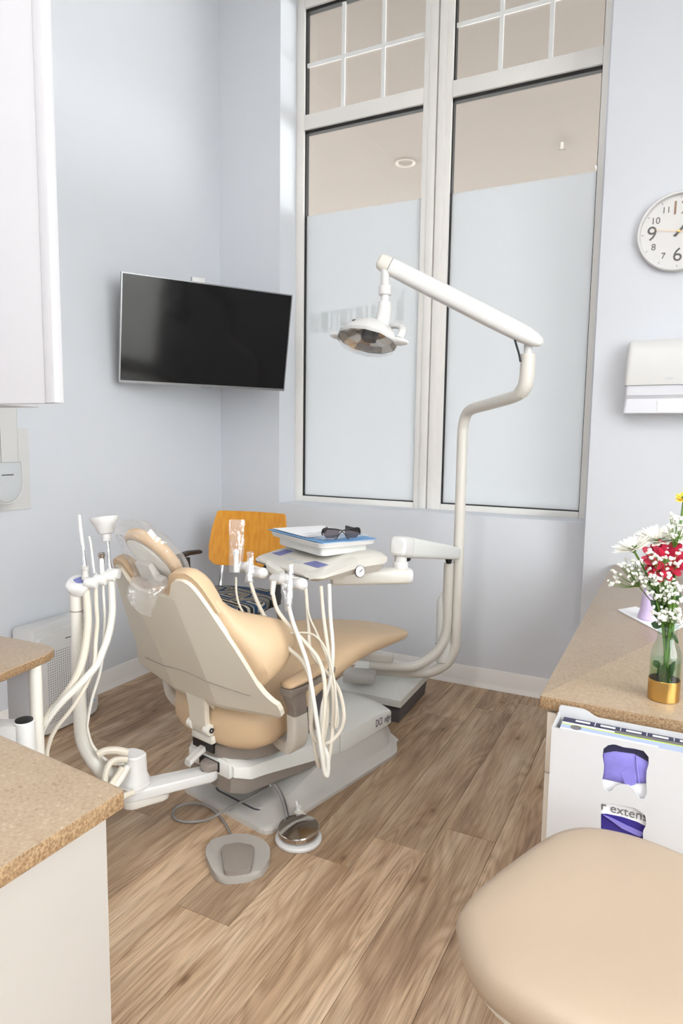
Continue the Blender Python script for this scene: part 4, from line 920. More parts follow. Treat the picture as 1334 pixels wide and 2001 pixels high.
# blue membrane pads printed on the head
def padz(x, y): return (x, y, 0.866 + (y - 0.02) * 0.2225 + 0.0012)
for x0, x1, y0, y1, sl_ in ((0.07, 0.165, 0.040, 0.078, 0.02), (-0.165, -0.105, 0.045, 0.10, -0.015)):
    pb = B(); vs = [pb.verts.new(padz(*q)) for q in ((x0, y0), (x1, y0 + sl_ * 0), (x1 + abs(sl_) * 0.6, y1), (x0 + 0.02, y1))]
    pb.faces.new(vs); ex = bmesh.ops.extrude_face_region(pb, geom=list(pb.faces)); bmesh.ops.translate(pb, vec=(0, 0, 0.0008), verts=[g for g in ex['geom'] if isinstance(g, bmesh.types.BMVert)])
    bmesh.ops.transform(pb, matrix=DM, verts=pb.verts); obj('touch_pad', pb, BLUELAB, head)
text('lettering', 'DCI edge', 0.030, DM @ frame_m((0.0, 0.042, 0.8735), (1, 0, 0), (0, 1, 0.2225)), GREYSOAP, head, shear=0.2)
# drape of clear film over the right hand edge of the head
fl = loft([[(hw_ - 0.05 + 0.055 * k / 6 + (0.003 if k > 4 else 0), y, 0.868 + (y - 0.02) * 0.22 + 0.002 - (0.05 * max(0, k - 4) / 2)) for k in range(7)] for y in (-0.012, 0.03, 0.08, 0.13, 0.17)], M=DM, cap=False, closed=False)
crumple(fl, 0.001, 18, 2.0); obj('barrier_film', fl, film_mat('smooth_clear_film', (0.98, 0.98, 0.98, 1), 0.02, 0.1), head, angle=60)
# pressure gauge on the right flank
gm = DM @ frame_m((0.211, 0.185, 0.852), (0, 1, 0), (-0.14, 0, 1))
gz = obj('pressure_gauge', lathe([(0.0, 0.0), (0.021, 0.0), (0.021, 0.005), (0.018, 0.007), (0.018, 0.0045), (0.0, 0.0045)], 26, M=gm), WHITEPL, head)
obj('gauge_ring', lathe([(0.0185, 0.0), (0.0215, 0.0), (0.0215, 0.0055), (0.0185, 0.0055)], 26, M=gm, cap=False), BLACKPL, gz)
obj('gauge_needle', box(-0.001, 0.001, -0.004, 0.012, 0.005, 0.006, M=gm @ Matrix.Rotation(-1.0, 4, 'Z')), BLACKPL, gz)
obj('head_pivot', lathe([(0.04, 0.79), (0.045, 0.80), (0.045, 0.835)], 24, M=Matrix.Translation((-1.135, 2.21, 0))), CREAMPL, dlv)
# tray, papers, glasses
TM = frame_m((-1.188, 2.197, 0.948), (0.874, -0.486, 0), (0.486, 0.874, 0))
obj('tray_support', prism(rounded([(-0.16, -0.10), (0.16, -0.10), (0.13, 0.12), (-0.13, 0.12)], 0.02), -0.045, -0.014, 0.004, 1, M=TM), LIGHTGREY, dlv)
tr = B(); o_ = rounded([(-0.19, -0.127), (0.19, -0.127), (0.19, 0.127), (-0.19, 0.127)], 0.035, 6)
rr = []
for s, z in ((0.93, -0.014), (0.965, -0.012), (0.99, 0.001), (1.0, 0.004), (0.99, 0.0055), (0.97, 0.002), (0.94, -0.0095), (0.90, -0.0105)): rr.append([(x * s, y * (1 - (1 - s) * 1.4), z) for x, y in o_])
obj('instrument_tray', loft(rr, M=TM), WHITEPL, label='shallow white instrument tray above the delivery head', cat='tray', origin=TM.translation)
bib = prism([(-0.197, -0.128), (0.10, -0.118), (0.188, -0.112), (0.192, 0.118), (-0.188, 0.122)], 0.0058, 0.0085, M=TM @ Matrix.Rotation(radians(-1.5), 4, 'Z'))
bmesh.ops.subdivide_edges(bib, edges=list(bib.edges), cuts=3, use_grid_fill=True); crumple(bib, 0.0015, 30, 1)
obj('patient_bib', bib, BLUEPAPER, label='blue paper patient bib spread over the instrument tray', cat='paper bib', origin=TM.translation)
shp = prism([(-0.19, -0.108), (0.075, -0.112), (0.06, 0.10), (-0.17, 0.108)], 0.0125, 0.0140, M=TM)
obj('folded_sheet', shp, PAPER, label='white folded sheet lying on the blue bib', cat='paper', origin=TM.translation)
bg_ = loft([[(x, y, 0.016 + 0.006 * sin(9 * x + 7 * y)) for x in [0.0 + 0.195 * k / 8 for k in range(9)]] for y in [-0.115 + 0.2 * j / 7 for j in range(8)]], M=TM, cap=False, closed=False)
crumple(bg_, 0.006, 35, 5)
obj('plastic_bag', bg_, CLEARFILM, angle=25, label='clear plastic bag lying under the dark glasses', cat='plastic bag', origin=TM.translation)
GA = thing('safety_glasses', 'dark wraparound patient glasses lying on the tray', 'glasses', TM @ Vector((0.04, 0.0, 0.012)))
# glasses face the viewer : local x along the lens row, y up
gc = at(668, 1042, 2.33); gr_ = (RGT * 1.0 + FWD * 0.25); gr_.z = 0
GM = frame_m(gc, gr_, (0, 0, 1))
def lens(sx):
    o = rounded([(0.006, 0.012), (0.062, 0.015), (0.066, -0.002), (0.056, -0.018), (0.022, -0.017), (0.012, -0.003)], 0.008, 4)
    R = []
    for n in (0.0, 0.0025): R.append([(sx * x, y, n - 3.0 * x * x) for x, y in o])
    return R
for sx in (1, -1):
    obj('lens', loft(lens(sx), M=GM), DARKLENS, GA)
    rim = [(sx * x, y, -3.0 * x * x + 0.002) for x, y in ((0.0, 0.009), (0.02, 0.014), (0.045, 0.0165), (0.064, 0.015), (0.069, 0.0), (0.066, -0.008))]
    obj('rim', tube([GM @ Vector(p) for p in rim], 0.0026, 8, 4), BLACKPL, GA)
    rim2 = [(sx * x, y, -3.0 * x * x + 0.002) for x, y in ((0.0, 0.006), (0.010, -0.003), (0.020, -0.018), (0.026, -0.019))]
    obj('nose_bridge', tube([GM @ Vector(p) for p in rim2], 0.002, 8, 4), BLACKPL, GA)
obj('temple', box(-0.004, 0.004, -0.006, 0.008, -0.115, -0.012, 0.002, 1, M=GM @ Matrix.Translation((0.07, 0.004, 0)) @ Matrix.Rotation(radians(14), 4, 'Y')), BLACKPL, GA)
obj('temple', box(-0.004, 0.004, -0.005, 0.007, -0.105, -0.012, 0.002, 1, M=GM @ Matrix.Translation((-0.068, 0.004, 0)) @ Matrix.Rotation(radians(-20), 4, 'Y')), BLACKPL, GA)
# instrument bar under the front edge with four holders
hb_ = [at(470, 1118, 2.20), at(500, 1117, 2.17), at(535, 1127, 2.13), at(566, 1136, 2.09), at(586, 1142, 2.07)]
obj('holder_bracket', loft([[at(540, 1092, 2.2) + Vector((0, 0, dz_)) + E1 * a * 0.9 for a, dz_ in ((-0.06, -0.012), (0.06, -0.03), (0.06, -0.055), (-0.02, -0.05))], [at(530, 1105, 2.12) + Vector((0, 0, dz_)) + E1 * a * 0.75 for a, dz_ in ((-0.05, 0.0), (0.05, -0.012), (0.04, -0.03), (-0.04, -0.02))]]), CREAMPL, dlv)
HP = [(474, 1108, 2.17), (501, 1120, 2.14), (543, 1132, 2.08), (577, 1141, 2.05)]
obj('holder_bar', tube([at(478, 1104, 2.2), at(505, 1112, 2.18), at(545, 1124, 2.13), at(585, 1134, 2.1)], 0.008, 12), CREAMPL, dlv)
for i, (x, y, d) in enumerate(HP):
    c = at(x, y, d); hxd = (E1 * 0.85 + Vector((0, 0, 0.12)) + E2 * 0.25).normalized()
    Mk = Matrix.Translation(c) @ hxd.to_track_quat('Z', 'Y').to_matrix().to_4x4()
    hk_ = lathe([(0.006, -0.026), (0.0145, -0.024), (0.0165, -0.02), (0.0165, 0.014), (0.018, 0.018), (0.019, 0.026), (0.0165, 0.036), (0.010, 0.042), (0.0, 0.043)], 22, M=Mk)
    obj('holder', hk_, WHITEPL, dlv)
gD = 'handpieces hanging on the delivery unit'
SP = []
def bag(parent, x0, y0, x1, y1, d, w0, w1, seed, fl=0.5):
    a = at(x0, y0, d); b = at(x1, y1, d); ax_ = (b - a); n = 9; R = []
    q = ax_.normalized(); s1_ = RGT; s2_ = q.cross(s1_).normalized()
    for k in range(n):
        t = k / (n - 1); w = w0 + (w1 - w0) * t; c = a + ax_ * t
        R.append([c + s1_ * x * w + s2_ * y * w * (0.15 + fl * t) for x, y in sup(1, 1, 2.2, 20)])
    p = loft(R, cap=False); bmesh.ops.subdivide_edges(p, edges=list(p.edges), cuts=1, use_grid_fill=True)
    crumple(p, 0.0035, 55, seed); crumple(p, 0.0015, 130, seed + 2)
    return obj('barrier_sleeve', p, CLEARFILM, parent, angle=25)
h1 = thing('air_water_syringe', 'white syringe handpiece in a tall clear bag on the delivery unit', 'syringe', at(461, 1120, 2.15), group=gD)
obj('syringe_body', tube([at(461, 1082, 2.15), at(461, 1100, 2.15), at(461, 1118, 2.15)], 0.0085, 16), LIGHTGREY, h1); obj('button_head', lathe([(0.009, 0), (0.011, 0.004), (0.011, 0.012), (0.006, 0.018), (0, 0.019)], 16, M=Matrix.Translation(at(461, 1084, 2.15))), WHITEPL, h1)
bag(h1, 463, 1016, 461, 1118, 2.145, 0.026, 0.021, 1.0)
h2 = thing('handpiece', 'dental handpiece in a narrow clear sleeve, second on the delivery unit', 'handpiece', at(490, 1130, 2.12), group=gD)
obj('handpiece_body', tube([at(489, 1090, 2.12), at(488, 1110, 2.12), at(487, 1135, 2.12)], [0.004, 0.006, 0.0075], 14), CLEARGREY, h2); bag(h2, 489, 1078, 487, 1138, 2.115, 0.009, 0.016, 4.0)
h3 = thing('handpiece', 'bare white handpiece coupling, third on the delivery unit', 'handpiece', at(533, 1145, 2.06), group=gD)
obj('coupling', tube([at(535, 1135, 2.06), at(533, 1150, 2.06), at(532, 1162, 2.06)], [0.009, 0.0085, 0.0075], 14), CREAMPL, h3)
h4 = thing('handpiece', 'handpiece in a crinkled clear sleeve nearest the control head corner', 'handpiece', at(566, 1150, 2.03), group=gD)
obj('handpiece_body', tube([at(568, 1108, 2.03), at(567, 1130, 2.03), at(565, 1158, 2.03), at(564, 1180, 2.03)], [0.004, 0.006, 0.0075, 0.007], 14), CLEARGREY, h4)
bag(h4, 568, 1103, 565, 1150, 2.025, 0.008, 0.015, 6.0); bag(h4, 562, 1140, 564, 1195, 2.025, 0.018, 0.010, 8.0)
ho = lambda L_: [at(*p) for p in L_]
hose('hose', ho([(461, 1128, 2.15), (462, 1160, 2.14), (470, 1188, 2.13), (490, 1215, 2.12), (520, 1232, 2.1), (560, 1237, 2.09), (600, 1237, 2.08), (622, 1248, 2.06), (640, 1278, 2.03), (652, 1325, 2.0), (657, 1380, 1.98), (655, 1420, 1.97), (660, 1405, 1.99), (655, 1350, 2.02), (640, 1290, 2.07), (620, 1240, 2.12), (603, 1200, 2.16), (597, 1148, 2.19)]), 0.0036, HOSE, h1)
hose('hose', ho([(489, 1138, 2.12), (500, 1170, 2.11), (517, 1205, 2.1), (540, 1238, 2.08), (565, 1268, 2.06), (590, 1292, 2.04), (606, 1330, 2.01), (609, 1380, 1.99), (608, 1425, 1.98), (618, 1448, 1.97), (640, 1452, 1.97), (662, 1432, 1.98), (672, 1400, 1.99), (664, 1355, 2.01), (646, 1322, 2.04), (625, 1300, 2.08), (606, 1270, 2.12), (603, 1230, 2.15), (600, 1190, 2.17), (597, 1146, 2.19)]), 0.0062, HOSE, h2)
hose('hose', ho([(533, 1160, 2.06), (540, 1188, 2.05), (556, 1212, 2.04), (577, 1235, 2.03), (602, 1262, 2.01), (622, 1288, 1.99), (633, 1325, 1.97), (635, 1375, 1.95), (631, 1430, 1.94), (631, 1470, 1.94), (637, 1505, 1.94), (643, 1480, 1.96), (649, 1430, 1.98), (651, 1380, 2.0), (647, 1320, 2.04), (640, 1265, 2.09), (632, 1205, 2.14), (627, 1146, 2.19)]), 0.0062, HOSE, h3)
hose('hose', ho([(564, 1185, 2.03), (572, 1215, 2.02), (588, 1260, 2.0), (601, 1300, 1.98), (609, 1345, 1.96), (619, 1410, 1.94), (628, 1470, 1.93), (634, 1508, 1.93), (640, 1514, 1.93), (640, 1480, 1.94), (628, 1440, 1.96), (630, 1380, 1.99), (645, 1330, 2.03), (650, 1270, 2.1), (645, 1200, 2.15), (643, 1142, 2.19)]), 0.0065, HOSEW, h4)
hose('hose_loop', ho([(606, 1340, 2.03), (606, 1400, 2.0), (612, 1440, 1.98), (618, 1480, 1.96), (624, 1498, 1.96), (628, 1480, 1.97), (634, 1440, 1.99), (640, 1400, 2.0), (640, 1340, 2.04)]), 0.006, HOSE, dlv)

# ================================================================== TELEVISION
tvc = Vector((-2.228, 2.869, 1.833)); tyw, ttl = 1.02, 0.19; tw, th_ = 0.915, 0.523
tr_ = Vector((cos(tyw), sin(tyw), 0)); tn = Vector((sin(tyw), -cos(tyw), 0)); tu = Vector((0, 0, 1)) * cos(ttl) + tn * sin(ttl)
TV = frame_m(tvc, tr_, tu)       # local z towards the room
tv = thing('television', 'flat black television angled across the room corner', 'television', (-2.5, 3.3, 1.83))
obj('rear_housing', loft([[(x * a, y * b, z) for x, y in sup(1, 1, 8, 32)] for a, b, z in ((0.25, 0.16, -0.055), (0.36, 0.2, -0.05), (0.43, 0.24, -0.022), (0.455, 0.26, -0.018))], M=TV), BLACKPL, tv)
bz = plate_holes([(-tw / 2, -th_ / 2), (tw / 2, -th_ / 2), (tw / 2, th_ / 2), (-tw / 2, th_ / 2)], [[(-tw / 2 + .006, -th_ / 2 + .012), (tw / 2 - .006, -th_ / 2 + .012), (tw / 2 - .006, th_ / 2 - .006), (-tw / 2 + .006, th_ / 2 - .006)]], 0.022, M=TV @ Matrix.Translation((0, 0, -0.02)))
obj('bezel', bz, SILVER, tv, angle=None)
obj('screen', box(-tw / 2 + .0062, tw / 2 - .0062, -th_ / 2 + .0122, th_ / 2 - .0062, -0.018, -0.001, M=TV), SCREEN, tv, angle=None)
obj('logo_tab', box(-0.03, 0.03, -th_ / 2 - 0.004, -th_ / 2 + 0.003, -0.015, 0.003, 0.001, 1, M=TV), SILVER, tv)
mp1 = TV @ Vector((0, 0, -0.05)); wl = Vector((XL + 0.30, YW - 0.02, 1.86))
obj('wall_bracket', tube([mp1, mp1 + Vector((-0.05, 0.05, 0)), Vector((XL + 0.16, YW - 0.16, 1.85)), Vector((XL + 0.03, YW - 0.10, 1.85)), Vector((XL + 0.01, YW - 0.10, 1.85))], 0.018, 12, 4), WHITEPL, tv)
obj('wall_plate', box(XL + 0.001, XL + 0.014, YW - 0.18, YW - 0.03, 1.72, 2.0, 0.003), WHITEPL, tv)
obj('cable_box', box(-0.10, -0.03, 0.20, 0.285, -0.06, -0.03, 0.004, M=TV), WHITEPL, tv)

# ================================================================== AIR PURIFIER
ap = thing('air_purifier', 'white floor air purifier with perforated front against the wall', 'air purifier', (-2.47, 2.05, 0))
y0, y1, zt_ = 1.885, 2.215, 0.475
bodyP = [[(x, y, z) for x, y in rounded([(-2.555 + i_, y0 + i_), (-2.425, y0 + i_), (-2.425, y1 - i_), (-2.555 + i_, y1 - i_)], 0.02, 4)] for z, i_ in ((0.02, 0.006), (0.03, 0), (zt_ - 0.012, 0), (zt_ - 0.003, 0.004), (zt_, 0.012))]
obj('housing', loft(bodyP), WHITEPL, ap)
fm = frame_m((-2.425, y0, 0.008), (0, 1, 0), (0, 0, 1))
fpn = rounded([(0.004, 0), (0.326, 0), (0.326, 0.435), (0.004, 0.435)], [0.035, 0.035, 0.03, 0.03], 6)
fpan = obj('front_panel', prism(fpn, 0.0, 0.03, 0.006, 3, M=fm), WHITEPL, ap)
hol = B()
for i in range(20):
    for j in range(30):
        x = 0.055 + i * 0.0116; y = 0.045 + j * 0.0108
        r_ = 0.0026
        vs = [hol.verts.new((x + r_ * cos(2 * pi * k / 6), y + r_ * sin(2 * pi * k / 6), 0.0304)) for k in range(6)]; hol.faces.new(vs)
bmesh.ops.transform(hol, matrix=fm, verts=hol.verts)
obj('perforations', hol, DARKGREY, fpan, angle=None, kind='stuff')
obj('logo', box(0.15, 0.185, 0.402, 0.407, 0.03, 0.0306, M=fm), GREYTEXT, fpan)
obj('blue_tag', box(0.296, 0.306, 0.06, 0.072, 0.03, 0.0308, M=fm), BLUEPAPER, fpan)
obj('base', box(-2.54, -2.41, y0 + 0.015, y1 - 0.015, 0, 0.02), DARKGREY, ap)

# ================================================================== ORANGE VISITOR CHAIR
vc = thing('visitor_chair', 'visitor chair with orange plywood back and patterned seat in the corner', 'chair', (-2.09, 2.865, 0), radians(8))
VM = WM[vc.name]
def vp(name, bm, m, parent=None, **k): return obj(name, bm, m, parent or vc, local=True, **k)
bo = []
for z, w, y in ((0.595, 0.16, 0.175), (0.602, 0.20, 0.178), (0.63, 0.228, 0.186), (0.70, 0.236, 0.205), (0.80, 0.228, 0.228), (0.87, 0.214, 0.243), (0.892, 0.208, 0.247), (0.896, 0.20, 0.248)):
    xs = [-w + 2 * w * k / 12 for k in range(13)]
    bo.append([(x, y + 0.035 - 0.045 * (x / 0.236) ** 2 - 0.03, z) for x in xs] + [(x, y + 0.035 - 0.045 * (x / 0.236) ** 2 - 0.018, z) for x in xs[::-1]])
vp('backrest', loft(bo), ORANGE, angle=50)
st = loft([[(x * a, y * b - 0.01, z) for x, y in sup(1, 1, 5, 36)] for z, a, b in ((0.425, 0.215, 0.205), (0.432, 0.228, 0.218), (0.45, 0.232, 0.222), (0.468, 0.228, 0.218), (0.476, 0.21, 0.20), (0.478, 0.12, 0.11))])
vp('seat', st, CHEVRON, angle=50)
vp('seat_shell', loft([[(x * a, y * b - 0.01, z) for x, y in sup(1, 1, 5, 28)] for z, a, b in ((0.405, 0.18, 0.17), (0.415, 0.212, 0.2), (0.426, 0.216, 0.206))]), BLACKPL)
for s in (-1, 1):
    vp('back_upright', tube([(s * 0.165, 0.16, 0.42), (s * 0.175, 0.19, 0.5), (s * 0.175, 0.215, 0.60), (s * 0.17, 0.235, 0.72)], 0.012, 10, 5), CHROME)
    vp('leg', tube([(s * 0.20, -0.15, 0.42), (s * 0.215, -0.19, 0.25), (s * 0.225, -0.22, 0.0)], 0.0125, 12, 5), CHROME)
    vp('leg', tube([(s * 0.19, 0.14, 0.42), (s * 0.21, 0.19, 0.25), (s * 0.225, 0.235, 0.0)], 0.0125, 12, 5), CHROME)
    vp('armrest', loft([[(s * 0.268 + x * w, y, z + yy * h) for x, yy in sup(1, 1, 2.6, 16)] for y, z, w, h in ((0.13, 0.668, 0.012, 0.008), (0.11, 0.672, 0.02, 0.012), (0.0, 0.682, 0.022, 0.013), (-0.10, 0.678, 0.022, 0.013), (-0.15, 0.668, 0.018, 0.011), (-0.165, 0.664, 0.008, 0.006))]), BLACKPL)
    vp('arm_support', loft([[(s * xx + dx * 0.012, yy + dy * w, z) for dx, dy in ((-1, -1), (1, -1), (1, 1), (-1, 1))] for z, xx, yy, w in ((0.43, 0.22, 0.0, 0.03), (0.445, 0.262, -0.01, 0.03), (0.48, 0.268, -0.02, 0.028), (0.66, 0.268, -0.03, 0.03))]), BLACKPL)

# ================================================================== LEFT : CABINETS, DISPENSER, ARM
HT = 0.76
# near worktop and cabinet
nc = thing('base_cabinet', 'white base cabinet under the near speckled worktop at left', 'cabinet', (-1.2, 0.3, 0))
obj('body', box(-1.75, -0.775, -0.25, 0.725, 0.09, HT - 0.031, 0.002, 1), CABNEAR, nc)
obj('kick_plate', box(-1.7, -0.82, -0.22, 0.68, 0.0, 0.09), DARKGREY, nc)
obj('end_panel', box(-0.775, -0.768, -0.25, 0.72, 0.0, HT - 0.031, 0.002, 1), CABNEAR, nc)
nw = prism(rounded([(-1.78, -0.28), (-0.752, -0.28), (-0.752, 0.745), (-1.10, 0.778), (-1.78, 0.84)], [0.0, 0.0, 0.008, 0.0, 0.0], 3), HT - 0.03, HT, 0.003, 2)
def worktop(name, bm, lab):
    o = obj(name, bm, [COUNTER, EDGE], label=lab, cat='worktop', angle=30)
    for p in o.data.polygons:
        if abs(p.normal.z) < 0.5: p.material_index = 1
    return o
worktop('worktop', nw, 'near beige speckled worktop with square corner at lower left')
# far worktop with rounded corner on a panel leg
fw = prism(rounded([(-2.10, 0.86), (-1.365, 0.86), (-1.418, 1.195), (-1.62, 1.185), (-2.10, 1.15)], [0, 0, 0.06, 0, 0], 6), HT - 0.022, HT, 0.004, 2)
worktop('worktop', fw, 'small far beige worktop with rounded corner beside the air purifier')
lg = thing('support_panel', 'narrow pale panel leg with rounded edge under the far worktop', 'panel leg', (-1.5, 1.13, 0))
obj('leg_panel', box(-1.512, -1.425, 1.098, 1.122, 0.0, HT - 0.022, 0.001, 1), CABWHITE, lg)
obj('edge_profile', lathe([(0.016, 0.0), (0.016, HT - 0.022)], 20, M=Matrix.Translation((-1.422, 1.112, 0))), CREAMPL, lg)
# swing arm with black cap
sa = thing('swing_arm', 'white swing arm with round black pivot cap behind the near worktop', 'swing arm', (-1.42, 1.0, 0.5))
cc = at(47, 1408, 1.62)
obj('pivot', lathe([(0.0, -0.10), (0.0235, -0.10), (0.0245, -0.096), (0.0245, -0.002), (0.0225, 0.0), (0, 0)], 30, M=Matrix.Translation(cc)), WHITEPL, sa)
obj('pivot_cap', lathe([(0.0, 0.0), (0.0205, 0.0), (0.0205, 0.003), (0.006, 0.0045), (0.0, 0.004)], 28, M=Matrix.Translation(cc)), BLACKPL, sa)
obj('pivot_base', lathe([(0.0245, -0.14), (0.0245, -0.103), (0.0225, -0.101), (0, -0.101)], 28, M=Matrix.Translation(cc)), WHITEPL, sa)
e_ = at(-70, 1424, 1.62); dv = (e_ - cc); dv.z = 0; dv.normalize(); nv_ = Vector((-dv.y, dv.x, 0))
obj('arm_beam', loft([[cc + dv * t + nv_ * a * 0.022 + Vector((0, 0, b)) for a, b in ((-1, -0.09), (1, -0.09), (1, -0.006), (-1, -0.006))] for t in (0.0, 0.30)]), WHITEPL, sa)
# wall cabinet
wc = thing('wall_cabinet', 'tall white cabinet hung at the upper left', 'cabinet', (-1.9, 1.25, 1.39))
obj('body', box(-2.575, -1.80, 1.13, 1.46, 1.40, 3.0, 0.002, 1), CABWHITE, wc)
dr = obj('door', box(-1.99, -1.3445, 1.108, 1.130, 1.390, 2.98, 0.002, 2), CABWHITE, wc)
obj('door', box(-2.575, -1.994, 1.108, 1.130, 1.390, 2.98, 0.002, 2), CABWHITE, wc)
obj('end_stile', box(-1.3425, -1.310, 1.106, 1.132, 1.391, 2.98, 0.002, 2), CABWHITE, wc)
# dispenser on its wall plate
sd_ = thing('soap_dispenser', 'white and grey wall dispenser on a white backing plate at left', 'dispenser', (XL, 1.88, 1.1))
obj('backing_plate', box(XL, XL + 0.007, 1.72, 2.026, 0.984, 1.338, 0.001, 1), WHITEPL, sd_)
dm = frame_m((XL + 0.007, 1.835, 0), (0, 1, 0), (0, 0, 1))
obj('upper_body', box(-0.075, 0.066, 1.195, 1.47, 0, 0.10, 0.010, 3, M=dm), WHITEPL, sd_)
obj('body_seam', box(-0.022, -0.020, 1.2, 1.465, 0.0995, 0.1006, M=dm), GREYTEXT, sd_)
ou = [(-0.085, 1.20)] + [(-0.085 * cos(t), 1.115 - 0.085 * sin(t)) for t in [pi * k / 16 for k in range(17)]] + [(0.075, 1.20)]
ou = [(0.075 * (x / 0.085), y) for x, y in ou[1:-1]]
ou = [(-0.07, 1.198)] + ou + [(0.07, 1.198)]
pb_ = obj('push_bar', prism(ou, 0.02, 0.105, 0.006, 3, M=dm), GREYSOAP, sd_)
obj('push_rim', tube([dm @ Vector((0.0785 * x / 0.075, 1.115 + (y - 1.115) * 1.04, 0.1)) for x, y in ou], 0.0035, 8, 1), WHITEPL, pb_)
obj('logo', box(-0.025, 0.03, 1.144, 1.149, 0.105, 0.1058, M=dm), DARKGREY, pb_)

# ================================================================== RIGHT : COUNTER, GLOVE RACK, FLOWERS
CX = -0.243
worktop('worktop', prism(rounded([(CX, 1.466), (0.40, 1.466), (0.40, YP - 0.002), (CX, YP - 0.002)], [0.006, 0, 0, 0.0], 3), HT - 0.03, HT, 0.003, 2), 'long beige speckled worktop carrying the vase at right')
rc = thing('base_cabinet', 'cream drawer cabinet under the long worktop at right', 'cabinet', (0.1, 2.3, 0))
obj('body', box(CX + 0.038, 0.39, 1.468, YP - 0.004, 0.08, HT - 0.031, 0.001, 1), CABCREAM, rc)
obj('kick_plate', box(CX + 0.08, 0.37, 1.52, YP - 0.02, 0.0, 0.08), DARKGREY, rc)
yy = 1.470; n_ = 3; wdd = (YP - 0.01 - yy) / n_
for i in range(n_):
    for (za, zb) in ((0.585, HT - 0.036), (0.335, 0.581), (0.085, 0.331)):
        obj('drawer', box(CX + 0.017, CX + 0.037, yy + i * wdd + 0.002, yy + (i + 1) * wdd - 0.002, za, zb, 0.002, 2), CABCREAM, rc)
# glove box rack on the cabinet end
gr = thing('glove_rack', 'white glove box rack with tooth shaped opening on the cabinet end', 'glove box holder', (0.05, 1.42, 0.6))
gx0, gx1 = -0.200, 0.23; gy0, gy1 = 1.372, 1.462; gz0, gz1 = 0.28, 0.735
RM = frame_m((gx0, gy0, gz0), (1, 0, 0), (0, 0, 1))     # local x right, y up, z towards the room (-Y)
def rp(x, y):                     # measured on the front face
    p = aty(x, y, gy0); return (p.x - gx0, p.z - gz0)
tooth = [(1177, 1478), (1179, 1462), (1188, 1455), (1200, 1453), (1218, 1459), (1240, 1462), (1257, 1466), (1267, 1478), (1267, 1492), (1263, 1505), (1262, 1520), (1263, 1535), (1263, 1550), (1258, 1560), (1250, 1560), (1244, 1550), (1237, 1540), (1228, 1533), (1212, 1531), (1202, 1535), (1196, 1543), (1188, 1546), (1180, 1540), (1176, 1525), (1179, 1510), (1180, 1495)]
hole1 = [rp(*q) for q in tooth]
hole2 = [rp(*q) for q in ((1174, 1568), (1190, 1568), (1240, 1577), (1261, 1592), (1262, 1612), (1256, 1622), (1256, 1660), (1174, 1645))]
hole2 = rounded(hole2, 0.004, 2)
W_, H_ = gx1 - gx0, gz1 - gz0
obj('front_sheet', plate_holes([(0, 0), (W_, 0), (W_, H_), (0, H_)], [hole1, hole2], 0.003, M=RM), RACKW, gr, angle=20)
bs = B(); box(gx0, gx0 + 0.003, gy0, gy1, gz0, gz1 + 0.0, 0, bm=bs); box(gx1 - 0.003, gx1, gy0, gy1, gz0, gz1, bm=bs); box(gx0, gx1, gy0, gy1, gz0, gz0 + 0.003, bm=bs)
obj('side_sheet', bs, RACKW, gr)
bk2 = prism(rounded([(0, 0), (W_, 0), (W_, H_ + 0.0), (W_ - 0.05, H_ + 0.015), (W_ - 0.07, H_ + 0.002), (0.075, H_ + 0.002), (0.055, H_ + 0.015), (0, H_ + 0.015)], [0, 0, 0.006, 0.01, 0.01, 0.01, 0.01, 0.008], 3), 0, 0.003, M=frame_m((gx0, gy1, gz0), (1, 0, 0), (0, 0, 1)))
obj('back_sheet', bk2, RACKW, gr)
gb = thing('glove_box', 'glove carton with navy and lime printed top in the rack', 'glove box', (0.0, 1.44, 0.47))
bx0, bx1, by0, by1, bz0, bz1 = gx0 + 0.012, gx1 - 0.004, gy0 + 0.007, gy1 - 0.004, 0.455, gz1 - 0.010
obj('carton', box(bx0, bx1, by0, by1, bz0, bz1, 0.001, 1), PAPER, gb)
def strip(name, fy0, fy1, fx0, fx1, m, h=0.0006):
    return obj(name, box(bx0 + fx0 * (bx1 - bx0), bx0 + fx1 * (bx1 - bx0), by0 + fy0 * (by1 - by0), by0 + fy1 * (by1 - by0), bz1, bz1 + h), m, gb, angle=None)
strip('navy_band', 0.70, 1.0, 0.0, 1.0, NAVY); strip('grey_band', 0.56, 0.74, 0.25, 1.0, GREYTEXT, 0.0008); strip('lime_line', 0.52, 0.57, 0.0, 1.0, LIME, 0.001); strip('blue_band', 0.30, 0.52, 0.0, 1.0, PALEBLUE); strip('blue_wedge', 0.2, 0.3, 0.45, 1.0, PALEBLUE)
for i in range(8):
    fx = 0.06 + i * 0.12
    strip('white_print', 0.82, 0.92, fx, fx + 0.07, PAPER, 0.001); strip('white_rule', 0.78, 0.98, fx + 0.093, fx + 0.096, PAPER, 0.001)
strip('white_print', 0.64, 0.67, 0.10, 0.24, PAPER, 0.001)
obj('round_mark', lathe([(0.0, 0), (0.011, 0), (0.011, 0.0012), (0.0, 0.0012)], 20, M=Matrix.Translation((bx0 + 0.03, by0 + 0.42 * (by1 - by0), bz1))), GREYTEXT, gb)
text('lettering', 'HALYARD', 0.018, frame_m((bx0 + 0.265, by0 + 0.011, bz1 + 0.0008), (-1, 0, 0), (0, -1, 0)), GREYTEXT, gb)
def on_box(x, y, off): p = aty(x, y, by0 - off); return p
front = by0
